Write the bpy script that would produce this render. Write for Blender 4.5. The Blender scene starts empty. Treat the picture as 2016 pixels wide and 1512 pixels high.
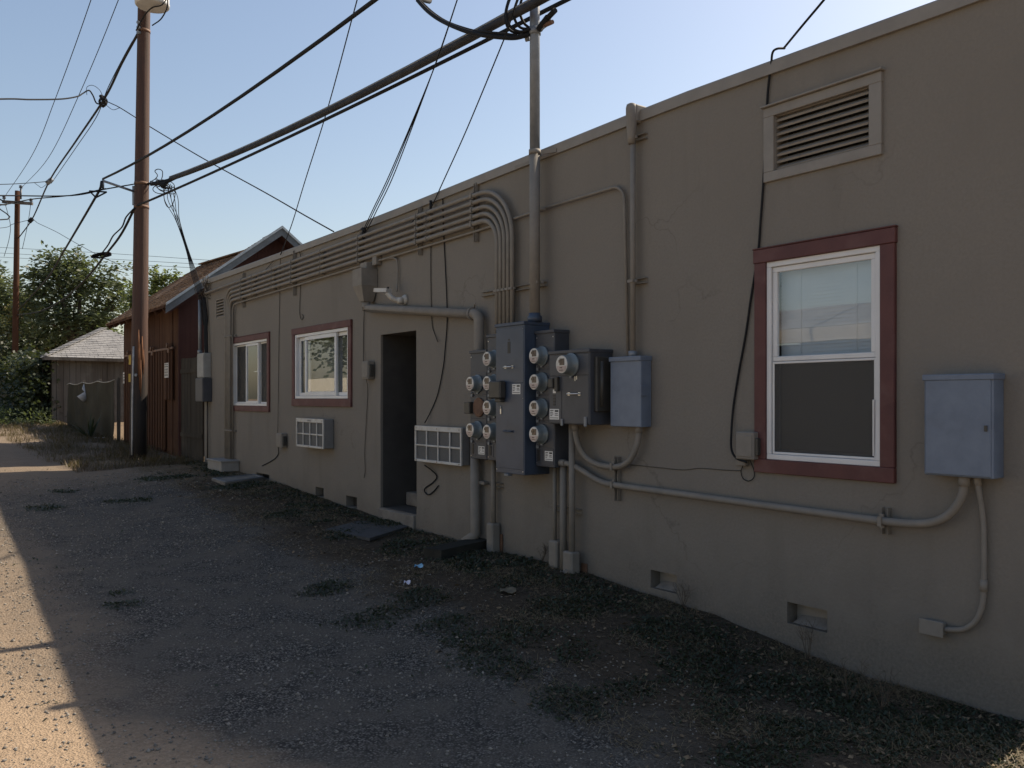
import bpy, bmesh, math, random
import numpy as np
from mathutils import Vector, Matrix, noise as mnoise
random.seed(7); RNG = np.random.default_rng(11)
R = math.radians
scn = bpy.context.scene
COL = scn.collection

# ------------------------------------------------------------------ camera, sky, sun, exposure
FPX = 1676.0; CX = 1008.0; HY = 785.0          # focal length and horizon in photo pixels
YAW = R(36.4); S_, C_ = math.sin(YAW), math.cos(YAW)
D = 4.6                                         # distance of the stucco wall plane
CAMZ = 1.5                                      # everything is built round the eye height, then lifted
cam_d = bpy.data.cameras.new('camera'); cam = bpy.data.objects.new('camera', cam_d); COL.objects.link(cam)
cam_d.sensor_width = 36.0; cam_d.lens = FPX / 2016 * 36.0
cam_d.shift_y = (HY - 756) / 2016.0
cam_d.clip_start = 0.05; cam_d.clip_end = 3000
cam.location = (0, 0, 0); cam.rotation_euler = (R(90), 0, -YAW)
scn.camera = cam

SUN_EL = R(44.4); SUN_TILT = -0.05               # sun stands behind the building, square to the wall
w = bpy.data.worlds.new('World'); scn.world = w; w.use_nodes = True
nt = w.node_tree; nt.nodes.clear()
sky = nt.nodes.new('ShaderNodeTexSky'); sky.sky_type = 'NISHITA'; sky.sun_disc = False
sky.sun_elevation = SUN_EL; sky.sun_rotation = math.atan2(1.0, SUN_TILT)
sky.altitude = 150; sky.air_density = 1.3; sky.dust_density = 1.8; sky.ozone_density = 1.2
bg = nt.nodes.new('ShaderNodeBackground'); bg.inputs['Strength'].default_value = 0.098
wo = nt.nodes.new('ShaderNodeOutputWorld')
tint = nt.nodes.new('ShaderNodeMix'); tint.data_type = 'RGBA'; tint.blend_type = 'MULTIPLY'; tint.inputs[0].default_value = 1.0; tint.inputs[7].default_value = (1.07, 1.0, .975, 1)   # multiplies the sky colour: slightly greyer blue
nt.links.new(sky.outputs[0], tint.inputs[6]); nt.links.new(tint.outputs[2], bg.inputs[0]); nt.links.new(bg.outputs[0], wo.inputs[0])
sd = bpy.data.lights.new('sun', 'SUN'); sun = bpy.data.objects.new('sun', sd); COL.objects.link(sun)
sd.energy = 5.0; sd.angle = R(0.53); sd.color = (1.0, 0.86, 0.68)
sdir = Vector((1.0, SUN_TILT, 0)).normalized() * math.cos(SUN_EL) + Vector((0, 0, math.sin(SUN_EL)))
sun.rotation_euler = sdir.to_track_quat('Z', 'Y').to_euler()
scn.view_settings.view_transform = 'Standard'; scn.view_settings.look = 'None'
scn.view_settings.exposure = 0.62; scn.view_settings.gamma = 1.0
scn.render.engine = 'CYCLES'
scn.cycles.max_bounces = 6; scn.cycles.transparent_max_bounces = 12

# ------------------------------------------------------------------ photo geometry -> metres
def P(px, py, d):
    u = (px - CX) / FPX; v = (HY - py) / FPX
    return Vector((d * (S_ + C_ * u), d * (C_ - S_ * u), d * v))
def WP(px, py, off=0.0):                        # point on a plane parallel to the wall, off metres in front of it
    u = (px - CX) / FPX
    return P(px, py, (D - off) / (S_ + C_ * u))
ZG = [(-60, -1.8), (0, -1.68), (1.9, -1.62), (2.7, -1.62), (3.25, -1.57), (3.9, -1.49), (4.7, -1.455), (5.5, -1.415), (8, -1.41),
      (9.6, -1.34), (10.6, -1.28), (12.3, -1.215), (15, -1.15), (20, -1.06), (22, -1.0), (26, -.9), (30, -.78), (34, -.73), (60, -.7), (900, -.7)]
_zy = np.array([a for a, b in ZG], float); _zz = np.array([b for a, b in ZG], float)
LG = [(-60, -1.95), (0, -1.72), (3.5, -1.60), (10.6, -1.36), (15, -1.19), (20, -1.07), (22, -1.0), (26, -.9), (30, -.78), (34, -.73), (60, -.7), (900, -.7)]
_ly = np.array([a for a, b in LG], float); _lz = np.array([b for a, b in LG], float)
def zg(x, y):                                    # the lane lies a little lower than the strip along the wall
    k = min(max((x - 2.2)/1.6, 0), 1); k = k*k*(3-2*k)
    return float(np.interp(y, _zy, _zz))*k + float(np.interp(y, _ly, _lz))*(1-k)
def GP(px, py):
    z = -1.3
    for _ in range(40):
        d = z * FPX / (HY - py); p = P(px, py, d); z = zg(p.x, p.y)
    return p

# ------------------------------------------------------------------ mesh builder
class MB:
    def __init__(s): s.v = []; s.f = []; s.sm = []
    def add(s, vs, fs, smooth=False):
        o = len(s.v); s.v += [tuple(p) for p in vs]
        s.f += [tuple(i + o for i in f) for f in fs]; s.sm += [smooth] * len(fs); return s
    def box(s, a, b, c=0.0):
        x0, x1 = sorted((a[0], b[0])); y0, y1 = sorted((a[1], b[1])); z0, z1 = sorted((a[2], b[2]))
        if c <= 0:
            vs = [(x0,y0,z0),(x1,y0,z0),(x1,y1,z0),(x0,y1,z0),(x0,y0,z1),(x1,y0,z1),(x1,y1,z1),(x0,y1,z1)]
            return s.add(vs, [(3,2,1,0),(4,5,6,7),(0,1,5,4),(1,2,6,5),(2,3,7,6),(3,0,4,7)])
        c = min(c, .49*(x1-x0), .49*(y1-y0), .49*(z1-z0))
        vs = []; idx = {}
        for ix, (xo, xi) in enumerate(((x0, x0+c), (x1, x1-c))):
            for iy, (yo, yi) in enumerate(((y0, y0+c), (y1, y1-c))):
                for iz, (zo, zi) in enumerate(((z0, z0+c), (z1, z1-c))):
                    idx[(ix,iy,iz)] = len(vs); vs += [(xo,yi,zi),(xi,yo,zi),(xi,yi,zo)]
        I = lambda a,b,c_,k: idx[(a,b,c_)] + k
        fs = []
        for k in (0,1):
            q=[I(k,0,0,0),I(k,1,0,0),I(k,1,1,0),I(k,0,1,0)]; fs.append(q if k else q[::-1])
            q=[I(0,k,0,1),I(0,k,1,1),I(1,k,1,1),I(1,k,0,1)]; fs.append(q if k else q[::-1])
            q=[I(0,0,k,2),I(1,0,k,2),I(1,1,k,2),I(0,1,k,2)]; fs.append(q if k else q[::-1])
        for a in (0,1):
            for b in (0,1):
                q=[I(a,b,0,0),I(a,b,0,1),I(a,b,1,1),I(a,b,1,0)]; fs.append(q if (a^b) else q[::-1])
                q=[I(a,0,b,0),I(a,0,b,2),I(a,1,b,2),I(a,1,b,0)]; fs.append(q if not (a^b) else q[::-1])
                q=[I(0,a,b,1),I(0,a,b,2),I(1,a,b,2),I(1,a,b,1)]; fs.append(q if (a^b) else q[::-1])
                for e in (0,1):
                    t=[I(a,b,e,0),I(a,b,e,1),I(a,b,e,2)]; fs.append(t if not (a^b^e) else t[::-1])
        return s.add(vs, fs)
    def obox(s, p0, p1, w_, h_, up=(0,0,1)):
        p0 = Vector(p0); p1 = Vector(p1); t = (p1-p0).normalized(); u = Vector(up)
        if abs(t.dot(u)) > .98: u = Vector((1,0,0))
        a = t.cross(u).normalized(); b = a.cross(t).normalized()
        vs = [p + a*(sx*w_/2) + b*(sy*h_/2) for p in (p0,p1) for sx,sy in ((-1,-1),(1,-1),(1,1),(-1,1))]
        return s.add(vs, [(0,1,2,3),(7,6,5,4),(0,4,5,1),(1,5,6,2),(2,6,7,3),(3,7,4,0)])
    def tube(s, pts, r, n=8, cap=True):
        pts = [Vector(p) for p in pts]
        q = [pts[0]]
        for p in pts[1:]:
            if (p-q[-1]).length > 1e-5: q.append(p)
        pts = q; m = len(pts)
        rs = r if isinstance(r, (list, tuple)) else [r]*m
        if len(rs) != m: rs = [rs[0] + (rs[-1]-rs[0])*i/(m-1) for i in range(m)]
        T = [(pts[min(i+1,m-1)] - pts[max(i-1,0)]).normalized() for i in range(m)]
        a = T[0].orthogonal().normalized(); vs = []
        for i in range(m):
            a = (a - T[i]*a.dot(T[i])).normalized(); b = T[i].cross(a)
            for k in range(n):
                an = 2*math.pi*k/n; vs.append(pts[i] + (a*math.cos(an) + b*math.sin(an))*rs[i])
        fs = [(i*n+k, i*n+(k+1)%n, (i+1)*n+(k+1)%n, (i+1)*n+k) for i in range(m-1) for k in range(n)]
        s.add(vs, fs, True)
        if cap:
            o = len(s.v) - m*n
            s.f += [tuple(o+k for k in range(n))[::-1], tuple(o+(m-1)*n+k for k in range(n))]; s.sm += [False, False]
        return s
    def lathe(s, org, axis, prof, n=24, smooth=True, sx=1.0):
        org = Vector(org); t = Vector(axis).normalized(); a = t.orthogonal().normalized(); b = t.cross(a)
        vs = [org + t*h + (a*math.cos(2*math.pi*k/n) + b*math.sin(2*math.pi*k/n))*r for h, r in prof for k in range(n)]
        fs = [(i*n+k, i*n+(k+1)%n, (i+1)*n+(k+1)%n, (i+1)*n+k) for i in range(len(prof)-1) for k in range(n)]
        s.add(vs, fs, smooth); o = len(s.v) - len(prof)*n
        s.f += [tuple(o+k for k in range(n))[::-1], tuple(o+(len(prof)-1)*n+k for k in range(n))]; s.sm += [False, False]
        return s
    def prism(s, poly, dv):
        poly = [Vector(p) for p in poly]; dv = Vector(dv); n = len(poly)
        return s.add(poly + [p+dv for p in poly], [tuple(range(n))[::-1], tuple(range(n,2*n))] + [(i,(i+1)%n,n+(i+1)%n,n+i) for i in range(n)])
    def ring(s, x0, x1, y0, y1, z0, z1, t, c=.002, tb=None, tt=None):     # rectangular frame, members butted
        tb = t if tb is None else tb; tt = t if tt is None else tt
        s.box((x0,y0,z0+tb),(x1,y0+t,z1-tt),c); s.box((x0,y1-t,z0+tb),(x1,y1,z1-tt),c)
        s.box((x0,y0,z0),(x1,y1,z0+tb),c); s.box((x0,y0,z1-tt),(x1,y1,z1),c); return s

ORG = {}
def _mesh(mb, name, mat, org, fixn=True):
    me = bpy.data.meshes.new(name)
    me.from_pydata([(p[0]-org[0], p[1]-org[1], p[2]-org[2]) for p in mb.v], [], mb.f)
    me.polygons.foreach_set('use_smooth', mb.sm)
    if fixn:
        bm = bmesh.new(); bm.from_mesh(me); bmesh.ops.recalc_face_normals(bm, faces=bm.faces); bm.to_mesh(me); bm.free()
    for m in (mat if isinstance(mat, (list, tuple)) else [mat]): me.materials.append(m)
    me.update(); return me
def tag(o, label=None, cat=None, group=None, kind=None):
    if label: o['label'] = label
    if cat: o['category'] = cat
    if group: o['group'] = group
    if kind: o['kind'] = kind
    return o
def thing(name, label, cat, loc, group=None):
    o = bpy.data.objects.new(name, None); o.empty_display_size = .2; COL.objects.link(o); o.location = loc
    ORG[o.name] = Vector(loc); return tag(o, label, cat, group)
def part(mb, name, mat, parent, label=None, fixn=True):
    org = ORG[parent.name]
    o = bpy.data.objects.new(name, _mesh(mb, name, mat, org, fixn)); COL.objects.link(o); o.parent = parent
    ORG[o.name] = org
    if label: o['label'] = label
    return o
def solo(mb, name, mat, label=None, cat=None, group=None, kind=None, fixn=True):
    a = np.array([tuple(p) for p in mb.v]); lo = a.min(0); hi = a.max(0)
    org = Vector(((lo[0]+hi[0])/2, (lo[1]+hi[1])/2, lo[2]))
    o = bpy.data.objects.new(name, _mesh(mb, name, mat, org, fixn)); COL.objects.link(o); o.location = org
    ORG[o.name] = org
    return tag(o, label, cat, group, kind)
def mesh_np(name, V, Q, mat, smooth=False):
    me = bpy.data.meshes.new(name); V = np.asarray(V, np.float32); Q = np.asarray(Q, np.int32); k = Q.shape[1]
    me.vertices.add(len(V)); me.vertices.foreach_set('co', V.ravel())
    me.loops.add(Q.size); me.loops.foreach_set('vertex_index', Q.ravel())
    me.polygons.add(len(Q)); me.polygons.foreach_set('loop_start', np.arange(0, Q.size, k, dtype=np.int32))
    me.polygons.foreach_set('loop_total', np.full(len(Q), k, np.int32))
    if smooth: me.polygons.foreach_set('use_smooth', np.ones(len(Q), bool))
    me.update(calc_edges=True); me.validate()
    for m in (mat if isinstance(mat, (list, tuple)) else [mat]): me.materials.append(m)
    return me
def spline(pts, k=8):
    p = [Vector(q) for q in pts]
    if len(p) < 3:
        return [p[0].lerp(p[-1], i/k) for i in range(k+1)]
    p = [p[0]*2-p[1]] + p + [p[-1]*2-p[-2]]; out = []
    for i in range(1, len(p)-2):
        for j in range(k):
            t = j/k
            out.append(.5*((2*p[i]) + (p[i+1]-p[i-1])*t + (2*p[i-1]-5*p[i]+4*p[i+1]-p[i+2])*t*t + (3*p[i]-p[i-1]-3*p[i+1]+p[i+2])*t**3))
    out.append(p[-2]); return out
def fillet(pts, r, k=8):                         # polyline with round bends (bent conduit)
    p = [Vector(q) for q in pts]; out = [p[0]]
    rr = r if isinstance(r, (list, tuple)) else [r]*(len(p)-2)
    for i in range(1, len(p)-1):
        a = (p[i-1]-p[i]); b = (p[i+1]-p[i]); la, lb = a.length, b.length; a.normalize(); b.normalize()
        ang = a.angle(b); t = min(rr[i-1]/math.tan(ang/2), la*.48 if i>1 else la*.97, lb*.48 if i<len(p)-2 else lb*.97)
        A = p[i]+a*t; B = p[i]+b*t
        cen = p[i] + (a+b).normalized()*(t/math.cos(ang/2)) if ang < 3.1 else None
        if cen is None: out.append(p[i]); continue
        va = A-cen; vb = B-cen; th = va.angle(vb); 
        for j in range(k+1):
            s = j/k; out.append(cen + (va*math.sin((1-s)*th) + vb*math.sin(s*th))/math.sin(th))
    out.append(p[-1]); return out

# ------------------------------------------------------------------ materials
def nodes(name):
    m = bpy.data.materials.new(name); m.use_nodes = True; t = m.node_tree
    return m, t, t.nodes['Principled BSDF'], t.nodes['Material Output']
def rgb(c): return (c[0], c[1], c[2], 1)
def coord(t, scale=(1,1,1), src='Object'):
    tc = t.nodes.new('ShaderNodeTexCoord'); mp = t.nodes.new('ShaderNodeMapping'); mp.inputs['Scale'].default_value = scale
    t.links.new(tc.outputs[src], mp.inputs[0]); return mp.outputs[0]
def nz(t, v, sc, det=4, rough=.6, dist=0):
    n = t.nodes.new('ShaderNodeTexNoise'); n.inputs['Scale'].default_value = sc; n.inputs['Detail'].default_value = det
    n.inputs['Roughness'].default_value = rough; n.inputs['Distortion'].default_value = dist
    t.links.new(v, n.inputs['Vector']); return n.outputs['Fac']
def ramp(t, f, a, b, ca=(0,0,0), cb=(1,1,1)):
    r = t.nodes.new('ShaderNodeValToRGB'); r.color_ramp.elements[0].position = a; r.color_ramp.elements[1].position = b
    r.color_ramp.elements[0].color = rgb(ca); r.color_ramp.elements[1].color = rgb(cb); t.links.new(f, r.inputs[0]); return r.outputs[0]
def mix(t, f, a, b, mode='MIX'):
    m = t.nodes.new('ShaderNodeMix'); m.data_type = 'RGBA'; m.blend_type = mode
    for sock, val in ((m.inputs[0], f), (m.inputs[6], a), (m.inputs[7], b)):
        if hasattr(val, 'is_output'): t.links.new(val, sock)
        elif isinstance(val, (int, float)): sock.default_value = val
        else: sock.default_value = rgb(val)
    return m.outputs[2]
def bump(t, b, h, strength=.3, dist=.01, prev=None):
    n = t.nodes.new('ShaderNodeBump'); n.inputs['Strength'].default_value = strength; n.inputs['Distance'].default_value = dist
    t.links.new(h, n.inputs['Height'])
    if prev: t.links.new(prev, n.inputs['Normal'])
    t.links.new(n.outputs[0], b.inputs['Normal']); return n.outputs[0]
def pm(name, c1, c2=None, sc=6, rough=.7, metal=0, bs=0, bsc=40, scale=(1,1,1), lo=.35, hi=.65, c3=None, sc3=1.3, spec=.5, det=5):
    m, t, b, o = nodes(name); v = coord(t, scale)
    c2 = c2 or tuple(x*.8 for x in c1)
    col = ramp(t, nz(t, v, sc, det), lo, hi, c1, c2)
    if c3: col = mix(t, ramp(t, nz(t, v, sc3, 3), .52, .72), col, c3)
    t.links.new(col, b.inputs['Base Color']); b.inputs['Roughness'].default_value = rough; b.inputs['Metallic'].default_value = metal
    b.inputs['Specular IOR Level'].default_value = spec
    if bs: bump(t, b, nz(t, v, bsc, 3), bs, .004)
    return m
M = {}
def stucco(name, c, c2, stain):
    m, t, b, o = nodes(name); v = coord(t)
    col = mix(t, ramp(t, nz(t, v, 1.1, 5), .3, .7), c, c2)
    sv = coord(t, (1, 1, .18)); col = mix(t, ramp(t, nz(t, sv, 2.6, 4), .56, .8), col, stain)
    tc = t.nodes.new('ShaderNodeTexCoord'); sx = t.nodes.new('ShaderNodeSeparateXYZ'); t.links.new(tc.outputs['Object'], sx.inputs[0])
    gr = t.nodes.new('ShaderNodeMath'); gr.operation = 'MULTIPLY_ADD'; gr.inputs[1].default_value = .9; t.links.new(nz(t, v, 3.2, 5, .7), gr.inputs[0]); t.links.new(sx.outputs[2], gr.inputs[2])
    mr = t.nodes.new('ShaderNodeMapRange'); mr.inputs['From Min'].default_value = .85; mr.inputs['From Max'].default_value = .35; mr.inputs['To Max'].default_value = .6; t.links.new(gr.outputs[0], mr.inputs['Value'])
    col = mix(t, mr.outputs[0], col, tuple(x*.62 for x in stain))      # darker, uneven band along the wall foot
    vo = t.nodes.new('ShaderNodeTexVoronoi'); vo.feature = 'DISTANCE_TO_EDGE'; vo.inputs['Scale'].default_value = .55
    dv = t.nodes.new('ShaderNodeVectorMath'); dv.operation = 'ADD'; nn = t.nodes.new('ShaderNodeTexNoise'); nn.inputs['Scale'].default_value = 2.2; nn.inputs['Detail'].default_value = 6
    t.links.new(v, nn.inputs['Vector']); t.links.new(v, dv.inputs[0]); t.links.new(nn.outputs['Color'], dv.inputs[1]); t.links.new(dv.outputs[0], vo.inputs['Vector'])
    ck = mix(t, ramp(t, nz(t, v, .8, 2), .50, .60), (0,0,0), ramp(t, vo.outputs['Distance'], .0, .006, (1,1,1), (0,0,0)))
    col = mix(t, mix(t, .55, (0,0,0), ck), col, tuple(x*.4 for x in c))  # hairline cracks
    col = mix(t, ramp(t, nz(t, v, 55, 3, .7), .35, .75), col, tuple(x*.86 for x in c))
    t.links.new(col, b.inputs['Base Color']); b.inputs['Roughness'].default_value = .95; b.inputs['Specular IOR Level'].default_value = .06
    n1 = bump(t, b, nz(t, v, 48, 4, .65), .55, .006)
    bump(t, b, nz(t, v, 6, 3, .5), .3, .02, n1)
    return m
M['stucco'] = stucco('taupe_stucco', (.215,.197,.173), (.190,.174,.153), (.157,.143,.124))
M['paint'] = pm('taupe_paint', (.218,.200,.176), (.185,.170,.149), 9, .68, bs=.12, bsc=60, spec=.25)
M['trimtaupe'] = pm('taupe_trim_paint', (.228,.209,.184), (.198,.181,.159), 7, .6, bs=.1, bsc=30)
M['redtrim'] = pm('red_brown_trim', (.100,.034,.031), (.076,.025,.024), 5, .65, bs=.3, bsc=25, c3=(.125,.060,.055), sc3=4)
M['vinyl'] = pm('white_vinyl', (.64,.645,.65), (.58,.585,.59), 4, .45)
M['whitemetal'] = pm('white_enamel', (.50,.50,.48), (.41,.40,.38), 9, .5, c3=(.33,.30,.25), sc3=5)
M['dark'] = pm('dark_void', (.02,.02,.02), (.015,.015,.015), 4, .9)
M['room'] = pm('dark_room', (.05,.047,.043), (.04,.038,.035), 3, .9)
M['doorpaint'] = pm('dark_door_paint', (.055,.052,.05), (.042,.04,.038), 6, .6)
M['conc'] = pm('weathered_concrete', (.20,.185,.165), (.13,.12,.108), 7, .95, bs=.4, bsc=45, c3=(.10,.095,.085), sc3=2)
M['gal'] = pm('galvanised_steel', (.20,.22,.245), (.16,.175,.195), 14, .5, .25, bs=.05)
M['cabinet'] = pm('blue_grey_enamel', (.048,.068,.105), (.038,.054,.086), 5, .42, bs=.03, bsc=80, c3=(.036,.047,.068), sc3=2.5)
M['ltcabinet'] = pm('pale_blue_grey_enamel', (.145,.183,.245), (.115,.147,.205), 7, .5, bs=.05, bsc=70, c3=(.115,.14,.19), sc3=3.5)
M['darkcab'] = pm('charcoal_enamel', (.056,.061,.073), (.043,.047,.058), 6, .5, bs=.03)
M['black'] = pm('black_plastic', (.018,.018,.019), (.012,.012,.013), 9, .5)
M['olive'] = pm('olive_dark_plastic', (.05,.048,.042), (.038,.036,.032), 9, .5)
M['chrome'] = pm('bright_steel', (.62,.62,.62), (.5,.5,.5), 9, .3, .9)
M['rust'] = pm('rusty_brown_metal', (.16,.085,.05), (.10,.05,.03), 14, .7)
M['meter'] = pm('meter_grey_shell', (.17,.20,.21), (.135,.16,.17), 9, .22)
M['dial'] = pm('meter_white_dial', (.56,.56,.55), (.45,.45,.44), 30, .25)
M['dialdark'] = pm('meter_dark_works', (.022,.022,.022), (.10,.06,.05), 60, .3)
M['dialpink'] = pm('meter_pinkish_plate', (.40,.33,.32), (.32,.26,.25), 40, .3)
M['sticker'] = pm('white_sticker', (.68,.68,.66), (.6,.6,.58), 20, .5)
M['ink'] = pm('dark_ink', (.03,.03,.03), (.04,.04,.04), 20, .6)
M['cable'] = pm('black_cable_sheath', (.014,.015,.017), (.020,.021,.023), 3, .75, spec=.15)
M['greycable'] = pm('grey_lashed_cable', (.045,.044,.046), (.026,.026,.028), 5, .75, spec=.2)
M['wire'] = pm('painted_thin_wire', (.055,.048,.04), (.04,.035,.03), 20, .7)
M['cream'] = pm('cream_fence_paint', (.66,.62,.50), (.58,.54,.43), 4, .8)
M['grille'] = pm('grey_vent_mesh', (.10,.105,.11), (.07,.073,.076), 90, .7)
M['acside'] = pm('grey_ac_casing', (.19,.19,.19), (.15,.15,.15), 6, .55)
def glass():
    m, t, b, o = nodes('window_glass'); t.nodes.remove(b)
    tr = t.nodes.new('ShaderNodeBsdfTransparent'); tr.inputs[0].default_value = (.93,.95,.95,1)
    g = t.nodes.new('ShaderNodeBsdfGlossy'); g.inputs['Roughness'].default_value = .0; g.inputs[0].default_value = (.95,.97,1,1)
    f = t.nodes.new('ShaderNodeFresnel'); f.inputs['IOR'].default_value = 2.1
    v = coord(t); bp = t.nodes.new('ShaderNodeBump'); bp.inputs['Strength'].default_value = .04; bp.inputs['Distance'].default_value = .01
    t.links.new(nz(t, v, 2.2, 2), bp.inputs['Height']); t.links.new(bp.outputs[0], g.inputs['Normal'])
    ge = t.nodes.new('ShaderNodeNewGeometry'); fr = t.nodes.new('ShaderNodeMath'); fr.operation = 'SUBTRACT'; fr.inputs[0].default_value = 1; t.links.new(ge.outputs['Backfacing'], fr.inputs[1])
    ff = t.nodes.new('ShaderNodeMath'); ff.operation = 'MULTIPLY'; t.links.new(fr.outputs[0], ff.inputs[0]); t.links.new(f.outputs[0], ff.inputs[1])
    mx = t.nodes.new('ShaderNodeMixShader'); t.links.new(ff.outputs[0], mx.inputs[0]); t.links.new(tr.outputs[0], mx.inputs[1]); t.links.new(g.outputs[0], mx.inputs[2])
    t.links.new(mx.outputs[0], o.inputs[0]); return m
M['glass'] = glass()
def screen():
    m, t, b, o = nodes('insect_screen'); b.inputs['Base Color'].default_value = (.05,.049,.047,1); b.inputs['Roughness'].default_value = .7
    tr = t.nodes.new('ShaderNodeBsdfTransparent'); mx = t.nodes.new('ShaderNodeMixShader'); mx.inputs[0].default_value = .6
    t.links.new(tr.outputs[0], mx.inputs[1]); t.links.new(b.outputs[0], mx.inputs[2]); t.links.new(mx.outputs[0], o.inputs[0]); return m
M['screen'] = screen()
def wood(name, c1, c2, c3, gs=(14, 14, .7), rough=.85, bs=.5, board=None, axis=1):
    m, t, b, o = nodes(name); v = coord(t, gs)
    col = mix(t, ramp(t, nz(t, v, 1.0, 6, .65, .4), .3, .7), c1, c2)
    col = mix(t, ramp(t, nz(t, coord(t), 1.4, 4), .5, .75), col, c3)
    if board:
        tc = t.nodes.new('ShaderNodeTexCoord'); sx = t.nodes.new('ShaderNodeSeparateXYZ'); t.links.new(tc.outputs['Object'], sx.inputs[0])
        q = t.nodes.new('ShaderNodeMath'); q.operation = 'DIVIDE'; q.inputs[1].default_value = board; t.links.new(sx.outputs[axis], q.inputs[0])
        fl = t.nodes.new('ShaderNodeMath'); fl.operation = 'FLOOR'; t.links.new(q.outputs[0], fl.inputs[0])
        wn = t.nodes.new('ShaderNodeTexWhiteNoise'); wn.noise_dimensions = '1D'; t.links.new(fl.outputs[0], wn.inputs['W'])
        col = mix(t, ramp(t, wn.outputs['Value'], 0, 1, (0,0,0), (.6,.6,.6)), col, c3)
    t.links.new(col, b.inputs['Base Color']); b.inputs['Roughness'].default_value = rough; b.inputs['Specular IOR Level'].default_value = .07
    bump(t, b, nz(t, v, 2.5, 5), bs, .006); return m
M['barnwood'] = wood('red_brown_barn_boards', (.070,.034,.021), (.040,.020,.014), (.098,.052,.031), board=.2, axis=1)
M['barndark'] = wood('dark_brown_gable_boards', (.070,.036,.032), (.050,.027,.025), (.085,.046,.04), board=.22, axis=0)
M['greyboard'] = wood('silvery_grey_boards', (.105,.094,.083), (.058,.046,.039), (.155,.145,.132), board=.17, axis=0)
M['plank'] = wood('grey_brown_planks', (.065,.057,.047), (.040,.035,.029), (.088,.075,.06))
M['timber'] = wood('dark_damp_timber', (.045,.044,.038), (.028,.028,.025), (.06,.056,.046), gs=(4, 14, 14))
M['bluefascia'] = pm('pale_blue_barge_paint', (.34,.39,.43), (.22,.26,.29), 7, .7, bs=.2)
def pole_mat():
    m, t, b, o = nodes('creosoted_pole_wood'); v = coord(t, (16, 16, .6))
    col = mix(t, ramp(t, nz(t, v, 1, 6, .65, .3), .3, .7), (.085,.040,.026), (.044,.024,.018))
    dk = ramp(t, nz(t, coord(t, (3,3,.35)), 1.3, 4), .5, .72); col = mix(t, dk, col, (.036,.023,.018))
    tc = t.nodes.new('ShaderNodeTexCoord'); sx = t.nodes.new('ShaderNodeSeparateXYZ'); t.links.new(tc.outputs['Object'], sx.inputs[0])
    ad = t.nodes.new('ShaderNodeMath'); ad.operation = 'MULTIPLY_ADD'; ad.inputs[1].default_value = 1.6; t.links.new(nz(t, coord(t, (5,5,1.2)), 1.5, 3), ad.inputs[0]); t.links.new(sx.outputs[2], ad.inputs[2])
    mr = t.nodes.new('ShaderNodeMapRange'); mr.inputs['From Min'].default_value = 2.9; mr.inputs['From Max'].default_value = 2.0; t.links.new(ad.outputs[0], mr.inputs['Value'])
    col = mix(t, mr.outputs[0], col, (.016,.013,.012))
    t.links.new(col, b.inputs['Base Color']); b.inputs['Roughness'].default_value = .8
    bump(t, b, nz(t, v, 2.0, 5), .7, .01); return m
M['pole'] = pole_mat()
def shingle(name, c1, c2, row, axis_u, var):
    m, t, b, o = nodes(name); v = coord(t)
    br = t.nodes.new('ShaderNodeTexBrick'); br.offset = .5; br.inputs['Scale'].default_value = 1.0
    br.inputs['Brick Width'].default_value = row*1.9; br.inputs['Row Height'].default_value = row; br.inputs['Mortar Size'].default_value = row*.07
    br.inputs['Color1'].default_value = rgb(c1); br.inputs['Color2'].default_value = rgb(c2); br.inputs['Mortar'].default_value = rgb(tuple(x*.35 for x in c2))
    tc = t.nodes.new('ShaderNodeTexCoord'); sx = t.nodes.new('ShaderNodeSeparateXYZ'); cx = t.nodes.new('ShaderNodeCombineXYZ')
    t.links.new(tc.outputs['Object'], sx.inputs[0]); t.links.new(sx.outputs[axis_u], cx.inputs[0])
    sc = t.nodes.new('ShaderNodeMath'); sc.operation = 'MULTIPLY'; sc.inputs[1].default_value = 1.9; t.links.new(sx.outputs[2], sc.inputs[0]); t.links.new(sc.outputs[0], cx.inputs[1])
    t.links.new(cx.outputs[0], br.inputs['Vector'])
    col = mix(t, ramp(t, nz(t, v, 2.2, 5), .35, .7), br.outputs['Color'], var)
    t.links.new(col, b.inputs['Base Color']); b.inputs['Roughness'].default_value = .9; b.inputs['Specular IOR Level'].default_value = .2
    bump(t, b, nz(t, v, 30, 3), .5, .01); return m
M['shingle'] = shingle('brown_wood_shingle', (.150,.088,.050), (.075,.043,.025), .16, 1, (.20,.125,.075))
M['greyshingle'] = shingle('grey_asphalt_shingle', (.235,.236,.240), (.165,.167,.172), .14, 0, (.27,.268,.268))
def leaf(name, c1, c2, sc=.9, tr=.45):
    m, t, b, o = nodes(name); v = coord(t)
    col = ramp(t, nz(t, v, sc, 5, .7), .35, .65, c1, c2)
    t.links.new(col, b.inputs['Base Color']); b.inputs['Roughness'].default_value = .5; b.inputs['Specular IOR Level'].default_value = .35
    tl = t.nodes.new('ShaderNodeBsdfTranslucent'); t.links.new(mix(t, .35, col, (.16,.20,.03)), tl.inputs[0])
    mx = t.nodes.new('ShaderNodeMixShader'); mx.inputs[0].default_value = tr
    t.links.new(b.outputs[0], mx.inputs[1]); t.links.new(tl.outputs[0], mx.inputs[2]); t.links.new(mx.outputs[0], o.inputs[0]); return m
M['leafdark'] = leaf('dark_green_leaves', (.048,.070,.036), (.085,.105,.058))
M['leafshade'] = leaf('shaded_green_leaves', (.022,.034,.020), (.036,.050,.028), .9, .25)  # dense shading put into the leaf colour of low bush and ivy
M['leafmid'] = leaf('mid_green_leaves', (.070,.095,.045), (.125,.145,.075))
M['leafyellow'] = leaf('yellow_green_leaves', (.15,.20,.05), (.22,.25,.08), .9, .6)
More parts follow.
